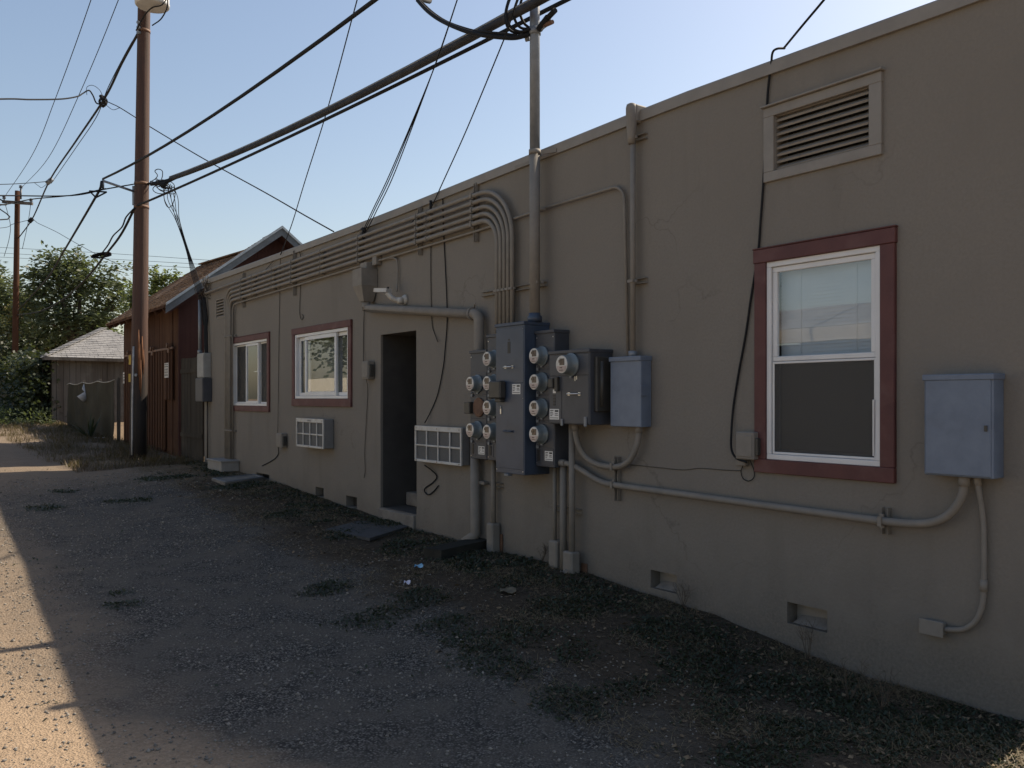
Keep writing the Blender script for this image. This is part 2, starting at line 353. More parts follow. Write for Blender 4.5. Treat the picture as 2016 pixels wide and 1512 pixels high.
M['leafolive'] = leaf('olive_yellow_leaves', (.085,.075,.025), (.14,.115,.04))
M['bark'] = pm('brown_bark', (.09,.07,.05), (.05,.04,.03), 9, .9, bs=.5, bsc=20)
M['weed'] = leaf('dark_weed_leaves', (.019,.029,.017), (.034,.045,.024), 3, .2)
M['tallstraw'] = leaf('dry_brown_grass', (.125,.085,.042), (.075,.05,.028), 2, .3)
M['straw'] = leaf('dry_straw_grass', (.27,.215,.13), (.15,.115,.07), 5, .25)
# ------------------------------------------------------------------ ground
def ground_mat():
    m, t, b, o = nodes('gravel_and_dirt'); v = coord(t, src='Generated')
    geo = t.nodes.new('ShaderNodeNewGeometry'); pos = geo.outputs['Position']
    mp = t.nodes.new('ShaderNodeMapping'); t.links.new(pos, mp.inputs[0]); v = mp.outputs[0]
    sx = t.nodes.new('ShaderNodeSeparateXYZ'); t.links.new(pos, sx.inputs[0])
    vo = t.nodes.new('ShaderNodeTexVoronoi'); vo.inputs['Scale'].default_value = 85; t.links.new(v, vo.inputs['Vector'])
    sep = t.nodes.new('ShaderNodeSeparateColor'); t.links.new(vo.outputs['Color'], sep.inputs[0])
    stone = ramp(t, sep.outputs[0], .15, .9, (.058,.055,.051), (.225,.207,.183))
    stone = mix(t, ramp(t, vo.outputs['Distance'], .35, .7), stone, (.045,.043,.040))
    fine = ramp(t, nz(t, v, 90, 5, .75), .3, .75, (.060,.055,.048), (.195,.174,.147))
    grav = mix(t, ramp(t, nz(t, v, 2.3, 5, .65), .42, .60), stone, fine)
    dirt = ramp(t, nz(t, v, 26, 6, .7), .3, .7, (.045,.036,.027), (.10,.079,.058))
    sand_sunlit = ramp(t, nz(t, v, 40, 6, .7), .25, .75, (.25,.185,.125), (.43,.325,.228))
    def edge(chan, a, b_, amp, sc):             # 0 -> 1 between a and b_, edge broken up by noise
        mu = t.nodes.new('ShaderNodeMath'); mu.operation = 'MULTIPLY_ADD'; mu.inputs[1].default_value = amp
        t.links.new(nz(t, v, sc, 5, .65), mu.inputs[0]); t.links.new(chan, mu.inputs[2])
        return ramp(t, mu.outputs[0], 0, 1) if False else mapr(mu.outputs[0], a + amp*.5, b_ + amp*.5)
    def mapr(f, a, b_):
        r = t.nodes.new('ShaderNodeMapRange'); r.inputs['From Min'].default_value = a; r.inputs['From Max'].default_value = b_
        t.links.new(f, r.inputs['Value']); return r.outputs[0]
    # weedy dirt strip beside the wall: lane edge drifts from x=2.9 by the camera to x=3.5 by the pole
    lx = t.nodes.new('ShaderNodeMath'); lx.operation = 'MULTIPLY_ADD'; lx.inputs[1].default_value = -.045; t.links.new(sx.outputs[1], lx.inputs[0]); t.links.new(sx.outputs[0], lx.inputs[2])
    col = mix(t, edge(lx.outputs[0], 2.65, 3.05, 1.3, 1.3), grav, dirt)
    # sandy dust in the near corner of the lane and thin sandy gravel with sunlight painted in along its sunny side
    sy = t.nodes.new('ShaderNodeMath'); sy.operation = 'MULTIPLY_ADD'; sy.inputs[1].default_value = 2.0; t.links.new(sx.outputs[0], sy.inputs[0]); t.links.new(sx.outputs[1], sy.inputs[2])
    inv = t.nodes.new('ShaderNodeMath'); inv.operation = 'MULTIPLY'; inv.inputs[1].default_value = -1; t.links.new(sy.outputs[0], inv.inputs[0])
    col = mix(t, edge(inv.outputs[0], -6.7, -5.9, 1.4, 1.6), col, sand_sunlit)
    ng = t.nodes.new('ShaderNodeMath'); ng.operation = 'MULTIPLY'; ng.inputs[1].default_value = -1; t.links.new(sx.outputs[0], ng.inputs[0])
    side = edge(ng.outputs[0], -1.35, -.45, 1.0, 1.4)
    col = mix(t, mix(t, .72, (0,0,0), side), col, sand_sunlit)
    far = edge(sx.outputs[1], 12.2, 14.5, 2.5, .6); col = mix(t, mix(t, .42, (0,0,0), far), col, sand_sunlit)     # sandy tone painted in for sunlight towards the far end
    t.links.new(col, b.inputs['Base Color']); b.inputs['Roughness'].default_value = .95; b.inputs['Specular IOR Level'].default_value = .05
    n1 = bump(t, b, vo.outputs['Distance'], .55, .012)
    bump(t, b, nz(t, v, 38, 6, .75), .8, .014, n1)
    return m
M['ground'] = ground_mat()
def lines(segs):
    out = []
    for a, b, st in segs: out += list(np.arange(a, b - 1e-6, st))
    out.append(segs[-1][1]); return np.array(out)
gx = lines([(-300, -60, 40), (-60, -10, 5), (-10, -1, .5), (-1, 5.2, .08), (5.2, 14, .8), (14, 60, 5), (60, 300, 40)])
gy = lines([(-60, -5, 5), (-5, 1, .5), (1, 13, .08), (13, 30, .25), (30, 60, 2), (60, 900, 40)])
def gz(x, y):
    z = zg(x, y)
    if -6 < x < 6 and -4 < y < 40:
        z += (.006 if x < 1.8 else .018)*mnoise.noise((x*.9, y*.9, 0)) + (.004 if x < 1.8 else .010)*mnoise.noise((x*3.1, y*3.1, 4))
        if x > 2.6: z += .02*max(0, mnoise.noise((x*2.2, y*2.2, 9)))
        z -= .012*math.exp(-((x-2.4)/.4)**2)
    return z
GXX, GYY = np.meshgrid(gx, gy); nX, nY = len(gx), len(gy)
GZZ = np.array([[gz(x, y) for x in gx] for y in gy])
V = np.stack([GXX.ravel(), GYY.ravel(), GZZ.ravel()], 1)
ii = np.arange(nX*nY).reshape(nY, nX)
Q = np.stack([ii[:-1,:-1].ravel(), ii[:-1,1:].ravel(), ii[1:,1:].ravel(), ii[1:,:-1].ravel()], 1)
go = bpy.data.objects.new('ground', mesh_np('ground', V, Q, M['ground'], True)); COL.objects.link(go)
tag(go, 'grey gravel alley with brown weedy dirt along the stucco wall', 'ground', kind='structure')
def gnp(x, y): return np.array([gz(a, b) for a, b in zip(x, y)])

# ------------------------------------------------------------------ the taupe stucco building
Y0B, Y1B, XB = 1.74, 15.5, 11.5
_rt = [WP(px, py, .03) for px, py in ((426,542),(598,479),(760,418),(1064,294),(1320,190),(1840,0))]
_ry = np.array([p.y for p in _rt])[::-1]; _rz = np.array([p.z for p in _rt])[::-1]
_o = np.argsort(_ry); _ry = _ry[_o]; _rz = _rz[_o]
def RT(y): return float(np.interp(y, _ry, _rz))
HOLES = {  # y0, y1, z0, z1, depth
 'door': (7.97, 8.79, -1.25, .735, .03), 'w1': (12.36, 13.92, -.10, .90, .9), 'w2': (9.61, 11.30, -.01, .87, .9),
 'w3': (2.665, 3.445, -.395, .885, .9), 'v1': (2.735, 3.385, 1.455, 1.815, .2), 'v2': (14.41, 14.83, 1.37, 1.70, .2),
 'c1': (4.24, 4.50, -1.41, -1.275, .14), 'c2': (3.02, 3.305, -1.42, -1.285, .14), 'c3': (9.40, 9.70, -1.33, -1.195, .14),
 'c4': (10.37, 10.63, -1.285, -1.165, .14), 'c5': (12.31, 12.85, -1.205, -1.13, .14)}
bld = thing('stucco_building', 'long low taupe stucco building with red trimmed windows and electric meters', 'building', (D, 8.6, zg(D, 8.6)))
ys = set(np.round(np.arange(Y0B, Y1B, .35), 4)) | {Y1B}; zs = set(np.round(np.arange(-2.1, 1.95, .35), 4)) | {1.96}
for y0, y1, z0, z1, _ in HOLES.values(): ys |= {y0, y1}; zs |= {z0, z1}
def thin(vals, keep):
    out = []
    for a in sorted(vals):
        if out and a - out[-1] < .04 and a not in keep: continue
        if out and a - out[-1] < .04 and out[-1] not in keep: out[-1] = a; continue
        out.append(a)
    return out
ky = {y for h in HOLES.values() for y in h[:2]} | {Y0B, Y1B}; kz = {z for h in HOLES.values() for z in h[2:4]} | {1.96}
ys = thin(ys, ky); zs = thin(zs, kz) + ['top']
def wx(y, z): return D + .006*mnoise.noise((y*.8, z*.8, 3)) + .003*mnoise.noise((y*2.7, z*2.7, 8))
mb = MB(); vid = {}
def wv(i, j):
    if (i, j) not in vid:
        y = ys[i]; z = RT(y) - .06 if zs[j] == 'top' else zs[j]
        vid[(i, j)] = len(mb.v); mb.v.append((wx(y, z), y, z))
    return vid[(i, j)]
for i in range(len(ys)-1):
    for j in range(len(zs)-1):
        yc = (ys[i]+ys[i+1])/2; zc = zs[j]+.01 if zs[j+1] == 'top' else (zs[j]+zs[j+1])/2
        if any(h[0] < yc < h[1] and h[2] < zc < h[3] for h in HOLES.values()): continue
        mb.f.append((wv(i,j), wv(i+1,j), wv(i+1,j+1), wv(i,j+1))); mb.sm.append(True)
for k, (y0, y1, z0, z1, dp) in HOLES.items():
    if k[0] == 'w': continue
    x0, x1 = D - .002, D + dp
    x0 = D
    q = [(x0,y0,z0),(x0,y1,z0),(x0,y1,z1),(x0,y0,z1),(x1,y0,z0),(x1,y1,z0),(x1,y1,z1),(x1,y0,z1)]
    q = [(wx(p[1],p[2]),p[1],p[2]) if n < 4 else p for n, p in enumerate(q)]
    fs = [(0,1,5,4),(1,2,6,5),(2,3,7,6),(3,0,4,7)]
    if k != 'door': fs.append((4,5,6,7))
    mb.add(q, fs)
zt = RT(Y0B) - .06; zt2 = RT(Y1B) - .06
mb.add([(D,Y0B,-2.1),(XB,Y0B,-2.1),(XB,Y0B,zt),(D,Y0B,zt)], [(0,1,2,3)])
mb.add([(D,Y1B,-2.1),(XB,Y1B,-2.1),(XB,Y1B,zt2),(D,Y1B,zt2)], [(0,1,2,3)])
mb.add([(XB,Y0B,-2.1),(XB,Y1B,-2.1),(XB,Y1B,zt2),(XB,Y0B,zt)], [(0,1,2,3)])
part(mb, 'wall', M['stucco'], bld, fixn=False)
mb = MB(); mb.add([(D+.1,Y0B+.1,RT(2)-.3),(XB-.1,Y0B+.1,RT(2)-.3),(XB-.1,Y1B-.1,RT(15)-.3),(D+.1,Y1B-.1,RT(15)-.3)], [(0,1,2,3)])
part(mb, 'roof', M['conc'], bld)
mb = MB(); yy = list(np.linspace(Y0B-.02, Y1B+.02, 24))
for a, b in zip(yy[:-1], yy[1:]):
    pa, pb = RT(a), RT(b)
    sec = lambda y, z: [(D-.028,y,z-.088),(D-.028,y,z-.012),(D-.02,y,z),(D+.22,y,z),(D+.22,y,z-.088)]
    A = sec(a, pa); B = sec(b, pb); mb.add(A+B, [(i,(i+1)%5,5+(i+1)%5,5+i) for i in range(5)])
    if a == yy[0]: mb.add(A, [(0,1,2,3,4)])
    if b == yy[-1]: mb.add(B, [(0,1,2,3,4)])
part(mb, 'parapet_cap', M['trimtaupe'], bld)
# back rooms behind the windows
def interior(y0, y1, z0, z1, par):
    m_ = MB(); a, b = D + .07, D + 1.3
    y0 -= .4; y1 += .4; z0 -= .3; z1 += .3
    q = [(a,y0,z0),(a,y1,z0),(a,y1,z1),(a,y0,z1),(b,y0,z0),(b,y1,z0),(b,y1,z1),(b,y0,z1)]
    m_.add(q, [(0,1,5,4),(1,2,6,5),(2,3,7,6),(3,0,4,7),(4,5,6,7)])
    part(m_, 'room_interior', M['room'], par)
def trim(y0, y1, z0, z1, t, ear=.0, cap=True, tb=None):
    """red casing boards, proud of the stucco, round the outer size given"""
    m_ = MB(); f = D - .026; tb = tb or t
    m_.box((f, y0, z0+tb), (D+.012, y0+t, z1-t), .004); m_.box((f, y1-t, z0+tb), (D+.012, y1, z1-t), .004)
    m_.box((f-.004, y0-ear, z1-t), (D+.012, y1+ear, z1), .004); m_.box((f-.003, y0, z0), (D+.012, y1, z0+tb), .004)
    if cap: m_.box((f-.008, y0-ear-.004, z1+.001), (D+.012, y1+ear+.004, z1+.010), .003)
    m_.box((D+.012, y0+t-.004, z0+tb-.004), (D+.065, y0+t, z1-t+.004)); m_.box((D+.012, y1-t, z0+tb-.004), (D+.065, y1-t+.004, z1-t+.004))
    m_.box((D+.012, y0+t, z0+tb-.004), (D+.065, y1-t, z0+tb)); m_.box((D+.012, y0+t, z1-t), (D+.065, y1-t, z1-t+.004))
    return m_
def pane(par, x, y0, y1, z0, z1, name='pane', mat='glass'):
    m_ = MB(); m_.box((x, y0, z0), (x+.005, y1, z1)); return part(m_, name, M[mat], par)
# window with two sashes, blinds behind the upper one, screen over the lower one
wn = part(trim(2.58, 3.54, -.478, .968, .088, ear=.006), 'window', M['redtrim'], bld, 'tall double hung window with white sashes and closed blinds')
y0, y1, z0, z1 = 2.668, 3.452, -.39, .88
mb = MB().ring(D-.012, D+.06, y0, y1, z0, z1, .034, .003); part(mb, 'window_frame', M['vinyl'], wn)
zm = .245
mb = MB().ring(D+.004, D+.03, y0+.036, y1-.036, zm-.005, z1-.036, .034, .003, tb=.03); part(mb, 'sash', M['vinyl'], wn)
mb = MB().ring(D+.034, D+.056, y0+.036, y1-.036, z0+.036, zm+.03, .030, .003); part(mb, 'sash', M['vinyl'], wn)
mb = MB().ring(D+.001, D+.012, y0+.036, y1-.036, z0+.036, zm-.008, .014, .002)
mb.obox((D+.000, y0+.050, z0+.06), (D-.018, y0+.040, zm-.25), .008, .012)           # bowed screen rail
part(mb, 'screen_frame', M['vinyl'], wn)
pane(wn, D+.016, y0+.068, y1-.068, zm+.022, z1-.068)
pane(wn, D+.044, y0+.064, y1-.064, z0+.064, zm+.002)
pane(wn, D+.006, y0+.05, y1-.05, z0+.05, zm-.022, 'insect_screen', 'screen')
mb = MB(); nsl = 52
for i in range(nsl):
    z = z0+.07 + (z1-.08 - z0-.07)*i/(nsl-1)
    mb.add([(D+.075,y0+.05,z),(D+.075,y1-.05,z),(D+.080,y1-.05,z+.0255),(D+.080,y0+.05,z+.0255)], [(0,1,2,3)])
for yv in (y0+.2, y1-.2): mb.box((D+.072, yv, z0+.06), (D+.0735, yv+.004, z1-.06))
part(mb, 'blind', pm('white_blind_slats', (.50,.54,.59), (.45,.49,.54), 3, .6), wn); interior(y0, y1, z0, z1, wn)
# wide slider
wn = part(trim(9.52, 11.39, -.10, .97, .085, cap=False, tb=.10), 'window', M['redtrim'], bld, 'wide sliding window with a white frame, nearer the doorway')
y0, y1, z0, z1 = 9.607, 11.303, .002, .883
mb = MB().ring(D-.012, D+.07, y0, y1, z0, z1, .040, .003, tb=.035); part(mb, 'window_frame', M['vinyl'], wn)
mb = MB().ring(D-.002, D+.028, 9.99, 10.98, z0+.037, z1-.042, .050, .003, tb=.055); part(mb, 'sash', M['vinyl'], wn)
mb = MB().ring(D+.034, D+.056, y0+.042, 10.07, z0+.037, z1-.042, .045, .003); part(mb, 'sash', M['vinyl'], wn)
mb = MB().ring(D+.034, D+.056, 10.90, y1-.042, z0+.037, z1-.042, .045, .003); part(mb, 'sash', M['vinyl'], wn)
pane(wn, D+.012, 10.042, 10.928, z0+.094, z1-.094)
pane(wn, D+.044, y0+.089, 10.023, z0+.084, z1-.089); pane(wn, D+.044, 10.947, y1-.089, z0+.084, z1-.089)
mb = MB()
for i in range(34):
    z = z0+.09 + (z1-.12 - z0-.09)*i/33
    mb.add([(D+.095,y0+.1,z),(D+.095,y1-.1,z),(D+.103,y1-.1,z+.022),(D+.103,y0+.1,z+.022)], [(0,1,2,3)])
part(mb, 'blind', pm('grey_blind_slats', (.16,.16,.16), (.13,.13,.13), 3, .7), wn); interior(y0, y1, z0, z1, wn)
# three-part slider at the far end
wn = part(trim(12.27, 14.0, -.195, .985, .085, cap=True), 'window', M['redtrim'], bld, 'three part sliding window beside the bent conduits')
y0, y1, z0, z1 = 12.357, 13.913, -.108, .898
mb = MB().ring(D-.010, D+.07, y0, y1, z0, z1, .036, .003); part(mb, 'window_frame', M['vinyl'], wn)
Ya = WP(507, 700).y; Yb = WP(485, 700).y
mb = MB().ring(D+.001, D+.03, Ya-.03, Yb+.03, z0+.038, z1-.038, .036, .003); part(mb, 'sash', M['vinyl'], wn)
mb = MB().ring(D+.034, D+.05, y0+.038, Ya-.032, z0+.038, z1-.038, .02, .002).ring(D+.034, D+.05, Yb+.032, y1-.038, z0+.038, z1-.038, .02, .002)
mb.box((D+.08, Ya+.02, .42), (D+.085, Yb-.12, .435)); part(mb, 'sash', M['vinyl'], wn)
pane(wn, D+.014, Ya+.006, Yb-.006, z0+.074, z1-.074)
pane(wn, D+.041, y0+.058, Ya-.052, z0+.058, z1-.058, 'insect_screen', 'screen'); pane(wn, D+.041, Yb+.052, y1-.058, z0+.058, z1-.058, 'insect_screen', 'screen')
interior(y0, y1, z0, z1, wn)
# louvred vents
def vent(y0, y1, z0, z1, t, n, label, frame=True, cap=True):
    m_ = MB()
    if frame:
        m_.ring(D-.022, D+.01, y0, y1, z0, z1, t, .003, tb=.062, tt=.06)
        if cap: m_.box((D-.045, y0-.012, z1+.001), (D+.005, y1+.012, z1+.014), .003)
        m_.ring(D+.01, D+.05, y0+t-.016, y1-t+.016, z0+.062-.012, z1-.06+.012, .016, .001)
    else: m_.ring(D-.004, D+.05, y0-.001, y1+.001, z0-.001, z1+.001, .012, .001); 
    v_ = part(m_, 'attic_vent', M['trimtaupe'], bld, label)
    a, b = (y0+t, y1-t) if frame else (y0+.012, y1-.012); c, d_ = (z0+.062, z1-.06) if frame else (z0+.012, z1-.012)
    for i in range(n):
        z = c + (d_-c)*(i+.25)/n; m2 = MB(); h = (d_-c)/n
        m2.prism([(D+.002,a,z+.006),(D+.008,a,z-.006),(D+.055,a,z+h*.55),(D+.047,a,z+h*.55+.012)], (0,b-a,0)); part(m2, 'louver', M['trimtaupe'], v_)
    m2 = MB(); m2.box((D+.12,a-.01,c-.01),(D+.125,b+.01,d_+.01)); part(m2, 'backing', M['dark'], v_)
vent(2.66, 3.47, 1.397, 1.873, .078, 8, 'wide framed louvre vent high above the tall window')
vent(14.41, 14.83, 1.37, 1.70, .0, 6, 'small louvre vent under the end of the conduits', frame=False)
for k, fl in (('c1', .5), ('c2', .35), ('c3', .0), ('c4', .0), ('c5', .0)):
    y0, y1, z0, z1, dp = HOLES[k]; m_ = MB()
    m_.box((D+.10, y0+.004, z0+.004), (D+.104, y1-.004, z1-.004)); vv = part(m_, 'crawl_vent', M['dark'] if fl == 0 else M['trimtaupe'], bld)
    if fl:
        m_ = MB(); m_.add([(D+.02,y0+.02,z0+.006),(D+.02,y1-.03,z0+.006),(D+.085,y1-.05,z0+.05),(D+.09,y0+.03,z0+.06)], [(0,1,2,3)]); part(m_, 'loose_screen_flap', M['conc'], vv)
# doorway: door at the back of the deep recess, step, broken sill
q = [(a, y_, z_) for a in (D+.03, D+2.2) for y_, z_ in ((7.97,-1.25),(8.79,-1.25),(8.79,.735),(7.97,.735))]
part(MB().add(q, [(0,1,5,4),(1,2,6,5),(2,3,7,6),(3,0,4,7)]), 'recess_lining', pm('dark_recess_surface', (.060,.056,.052), (.045,.042,.04), 3, .9, bs=.3, bsc=40), bld, fixn=False)  # recess sides coloured darker than the stucco
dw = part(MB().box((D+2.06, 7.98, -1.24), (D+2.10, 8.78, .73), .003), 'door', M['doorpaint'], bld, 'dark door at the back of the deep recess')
m_ = MB(); m_.lathe((D+2.06, 8.08, -.3), (-1,0,0), [(0,.03),(.01,.03),(.02,.012),(.04,.012),(.045,.028),(.06,.03),(.072,.018)], 14); part(m_, 'handle', M['rust'], dw)
m_ = MB(); m_.box((D-.03, 7.985, -1.44), (D+.10, 8.80, -1.256), .01); m_.box((D+.32, 7.99, -1.245), (D+.7, 8.77, -1.09), .01)
part(m_, 'step', M['conc'], bld)
# hairline crack running from the phone box towards the meters, and a vertical seam over it
# ------------------------------------------------------------------ things fixed to the stucco wall
G_RUN = 'painted conduits running side by side under the parapet'
G_STRUT = 'channel brackets carrying the conduits'
G_MET = 'electric meter stacks'
def VW(y, z, off): return Vector((D - off, y, z))
def YW(px, off=0.0): return WP(px, 700, off).y
def ZW(px, py, off=0.0): return WP(px, py, off).z
def conduit(pts, r, label, group=None, name='conduit', mat='paint', joints=(), n=10):
    mb = MB(); mb.tube(pts, r, n)
    L = len(pts)
    for f in joints:                              # couplings
        i = min(int(f*(L-1)), L-2); a, b = pts[i], pts[i+1]; t = (b-a).normalized(); q = a.lerp(b, .5)
        mb.tube([q - t*.03, q + t*.03], r*1.28, n)
    return solo(mb, name, M[mat], label, 'conduit', group)
def strut(p0, p1, label, group=G_STRUT, clamps=(), mat='paint', w_=.04):
    """U-shaped channel lying on the wall, open side out, with pipe clamps"""
    p0, p1 = Vector(p0), Vector(p1); t = (p1-p0).normalized(); s = t.cross(Vector((1,0,0))).normalized(); o = Vector((-1,0,0))
    mb = MB(); base = o*.004
    mb.obox(p0+base, p1+base, w_, .004, up=(1,0,0))
    for k in (-1, 1):
        mb.obox(p0+o*.022+s*k*(w_/2-.002), p1+o*.022+s*k*(w_/2-.002), .004, .036, up=(1,0,0))
    b = solo(mb, 'strut_bracket', M[mat], label, 'bracket', group)
    for c, r in clamps:
        c = Vector(c); m2 = MB(); d = t if abs(t.z) < .5 else t
        m2.obox(c - t*(r+.016), c - t*(r*.6), .022, .016, up=(1,0,0)); m2.obox(c + t*(r*.6), c + t*(r+.016), .022, .016, up=(1,0,0))
        m2.obox(c - t*(r+.004) + o*(r+.004), c + t*(r+.004) + o*(r+.004), .022, .008, up=(1,0,0))
        part(m2, 'pipe_clamp', M['paint'], b)
    return b

# bundle of conduits: five 1 inch pipes and one thin one, falling slightly to the far end
RZ = [1.948, 1.880, 1.811, 1.745, 1.678]; LEGY = [6.15, 6.21, 6.27, 6.33, 6.385]
SL = -.0110
def rz(i, y): return RZ[i] + SL*(y-6.3)
LY = [None, 14.13, 14.055, 13.98, 13.905]
names = ['topmost long conduit under the parapet, carried on to the far corner', 'second long conduit from the top, bent down both ends',
         'third long conduit from the top, bent down both ends', 'fourth long conduit from the top, bent down both ends', 'lowest thick conduit in the run, with the tightest bend']
RAD = [.0215, .021, .021, .021, .024]
for i in range(5):
    off = .062
    a = [VW(LEGY[i], .575, off), VW(LEGY[i], rz(i, LEGY[i]), off)]
    br = .50 - i*.063
    if i == 0:
        pts = a + [VW(15.30, rz(0, 15.3), off)]; path = fillet(pts, br, 12)
    else:
        pts = a + [VW(LY[i], rz(i, LY[i]), off), VW(LY[i], -1.0, off)]; path = fillet(pts, [br, .34 - .05*i], 12)
    conduit(path, RAD[i], names[i], G_RUN)
# thin conduit under the run, past the mast and down into the pale box
ztn = lambda y: 1.612 + SL*(y-6.3)
p = [VW(13.82, -1.0, .05), VW(13.82, ztn(13.82), .05), VW(6.75, ztn(6.75), .03), WP(1040,421,.03), WP(1075,411,.03)]
conduit(fillet(p, [.16, .3, .3], 8), .0125, 'thin conduit below the five thick ones, bent down at the far end', G_RUN)
yb = YW(1237, .03)
p = [WP(1062,413,.03), WP(1225,364,.03) + Vector((0,-.02,0)), VW(YW(1236.5,.03), .31, .03)]
conduit(fillet(p, .13, 8), .0125, 'thin conduit from the mast bending down into the pale blue box', 'pipes dropping into the pale blue box')
# channel brackets
def run_clamps(y, off=.062): return [(VW(y, rz(i, y), off), RAD[i]) for i in range(5)]
for px, lab, ext in ((936, 'bracket nearest the conduit bends', .10), (826, 'bracket above the doorway, long lower end', .07), (711, 'bracket over the leader head', .04), (579, 'bracket above the wide window, longest upper end', .13), (479, 'bracket next to the far conduit bends', .09)):
    y = YW(px, .03)
    strut(VW(y, rz(4,y) - .075 - ext*.9, 0), VW(y, rz(0,y) + .03 + ext, 0), 'upright channel ' + lab, clamps=run_clamps(y))
for px in (636, 501, 846, 540):
    y = YW(px, .03); mb = MB()
    for i in range(5): mb.tube([VW(y-.014, rz(i,y), .062), VW(y+.014, rz(i,y), .062)], RAD[i]+.006, 10)
    mb.obox(VW(y, rz(4,y)-.03, .02), VW(y, rz(0,y)+.03, .02), .022, .03, up=(1,0,0))
    solo(mb, 'pipe_strap', M['paint'], {636:'flat strap across the conduits above the wide window', 501:'flat strap across the conduits above the far window', 846:'flat strap across the conduits where the lone drop wire lands', 540:'flat strap across the conduits between the two left windows'}[px], 'strap', G_STRUT)
# far legs: straps, coloured box at their feet
for z, lab in ((1.02, 'strap round the bent down conduits beside the small louvre'), (-.52, 'low strap round the bent down conduits')):
    mb = MB()
    for y, r in zip(LY[1:] + [13.82], (.021,.021,.021,.024,.0125)): mb.tube([VW(y, z-.014, .062), VW(y, z+.014, .062)], r+.006, 10)
    mb.obox(VW(13.76, z, .02), VW(14.22, z, .02), .03, .03, up=(1,0,0)); solo(mb, 'pipe_strap', M['paint'], lab, 'strap', G_STRUT)
a = WP(486, 905, .30); z0 = -1.20; 
mb = MB(); mb.box((D-.30, 13.62, -1.17), (D-.004, 14.32, -1.0), .012); mb.box((D-.315, 13.60, -1.015), (D-.002, 14.34, -.985), .006)
solo(mb, 'pull_box', pm('pale_painted_pull_box', (.26,.25,.235), (.22,.21,.2), 6, .7), 'low wide box at the feet of the bent conduits', 'junction box')

# ---------------- service mast
my = 5.735; moff = .13
ms = thing('service_mast', 'tall steel service mast rising past the roof edge above the meters', 'service mast', VW(my, .66, moff), None)
part(MB().tube([VW(my, .70, moff), VW(my, 2.10, moff)], .045, 18), 'painted_pipe', M['paint'], ms)
part(MB().tube([VW(my, 2.10, moff), VW(my, 4.35, moff)], .0435, 18), 'bare_pipe', M['gal'], ms, 'bare grey galvanised upper length')
mb = MB(); mb.lathe(VW(my, .655, moff), (0,0,1), [(0,.062),(.05,.062),(.055,.05),(.075,.05)], 20); part(mb, 'hub', M['cabinet'], ms)
mb = MB(); mb.tube([VW(my, 2.085, moff), VW(my, 2.125, moff)], .052, 16); mb.obox(VW(my-.05, 2.1, .09), VW(my-.17, 2.1, .03), .012, .035); mb.obox(VW(my+.05, 2.1, .09), VW(my+.08, 2.1, .03), .012, .03); part(mb, 'roof_clamp', M['paint'], ms)
mb = MB(); mb.lathe(VW(my, 4.33, moff), (0,0,1), [(0,.055),(.05,.06),(.12,.085),(.2,.07),(.25,.02)], 16); part(mb, 'weatherhead', M['gal'], ms)
zc = ZW(1053, 62, moff)
mb = MB(); mb.tube([VW(my, zc-.03, moff), VW(my, zc+.03, moff)], .052, 14); mb.tube([VW(my+.05, zc-.045, moff+.02), VW(my+.08, zc-.05, moff+.04)], .022, 10); mb.tube([VW(my-.04, zc-.02, moff), VW(my-.15, zc-.01, moff)], .008, 8); part(mb, 'wire_clamp', M['gal'], ms)
p0 = WP(1066,48,moff); p1 = WP(1093,20,moff+.02)
mb = MB(); mb.tube([p0, p1], .024, 10); mb.tube([p0+Vector((0,.03,-.03)), p0.lerp(p1,.5)], .03, 8); part(mb, 'connector_sleeve', M['cable'], ms)
mb = MB(); mb.tube([WP(1068,52,moff), WP(1088,43,moff)], .018, 10); part(mb, 'connector_sleeve', M['rust'], ms)
# horizontal channel across mast and the conduit legs
za = ZW(955, 597, 0)
strut(VW(YW(953), .99, 0), VW(YW(1078), .99, 0), 'level channel bracket across the conduit drops and the mast', clamps=[(VW(y, .99, .062), .021) for y in LEGY] + [(VW(my, .99, .09), .05)])
mb = MB(); mb.obox(WP(1015,330,.02), WP(1042,321,.02), .03, .02, up=(1,0,0)); solo(mb, 'strut_bracket', M['paint'], 'short bracket stub just below the roof edge beside the mast', 'bracket', G_STRUT)

# ---------------- electric meters and cabinets
def meter(par, y, z, off, r=.078, h=.085, tilt=0.0):
    mb = MB(); x = D - off
    ax = Vector((-1, 0, 0))
    mb.lathe((x,y,z), ax, [(0,r*1.08),(.014,r*1.08),(.018,r*1.0),(.020,r*.93),(h*.75,r*.87),(h,r*.84),(h+.006,r*.81)], 28)
    mt = part(mb, 'electric_meter', M['meter'], par)
    q = MB(); f = x - h - .0065
    q.lathe((f,y,z), ax, [(0,r*.80),(.003,r*.79)], 28); part(q, 'dial_face', M['dial'], mt)
    q = MB(); rr = r*.68; n = 14
    poly = [(f-.0035, y+rr*math.cos(math.pi+math.pi*k/n)*1.0, z-.012+rr*math.sin(math.pi+math.pi*k/n)*.85) for k in range(n+1)]
    q.prism(poly, (-.002,0,0)); part(q, 'name_plate', M['dialpink'], mt)
    q = MB(); q.box((f-.006, y-.034, z-.006), (f-.003, y+.022, z+.046)); q.box((f-.006, y-.012, z-.030), (f-.0058, y+.02, z-.022)); q.box((f-.006, y-.026, z-.048), (f-.0058, y+.026, z-.042))
    q.box((f-.009, y+.002, z+.014), (f-.006, y+.03, z+.036)); part(q, 'works', M['dialdark'], mt)
    q = MB(); q.box((x-.016, y-.012, z-r*1.22), (x, y+.012, z-r*1.02), .002); part(q, 'seal', M['gal'], mt)
    return mt
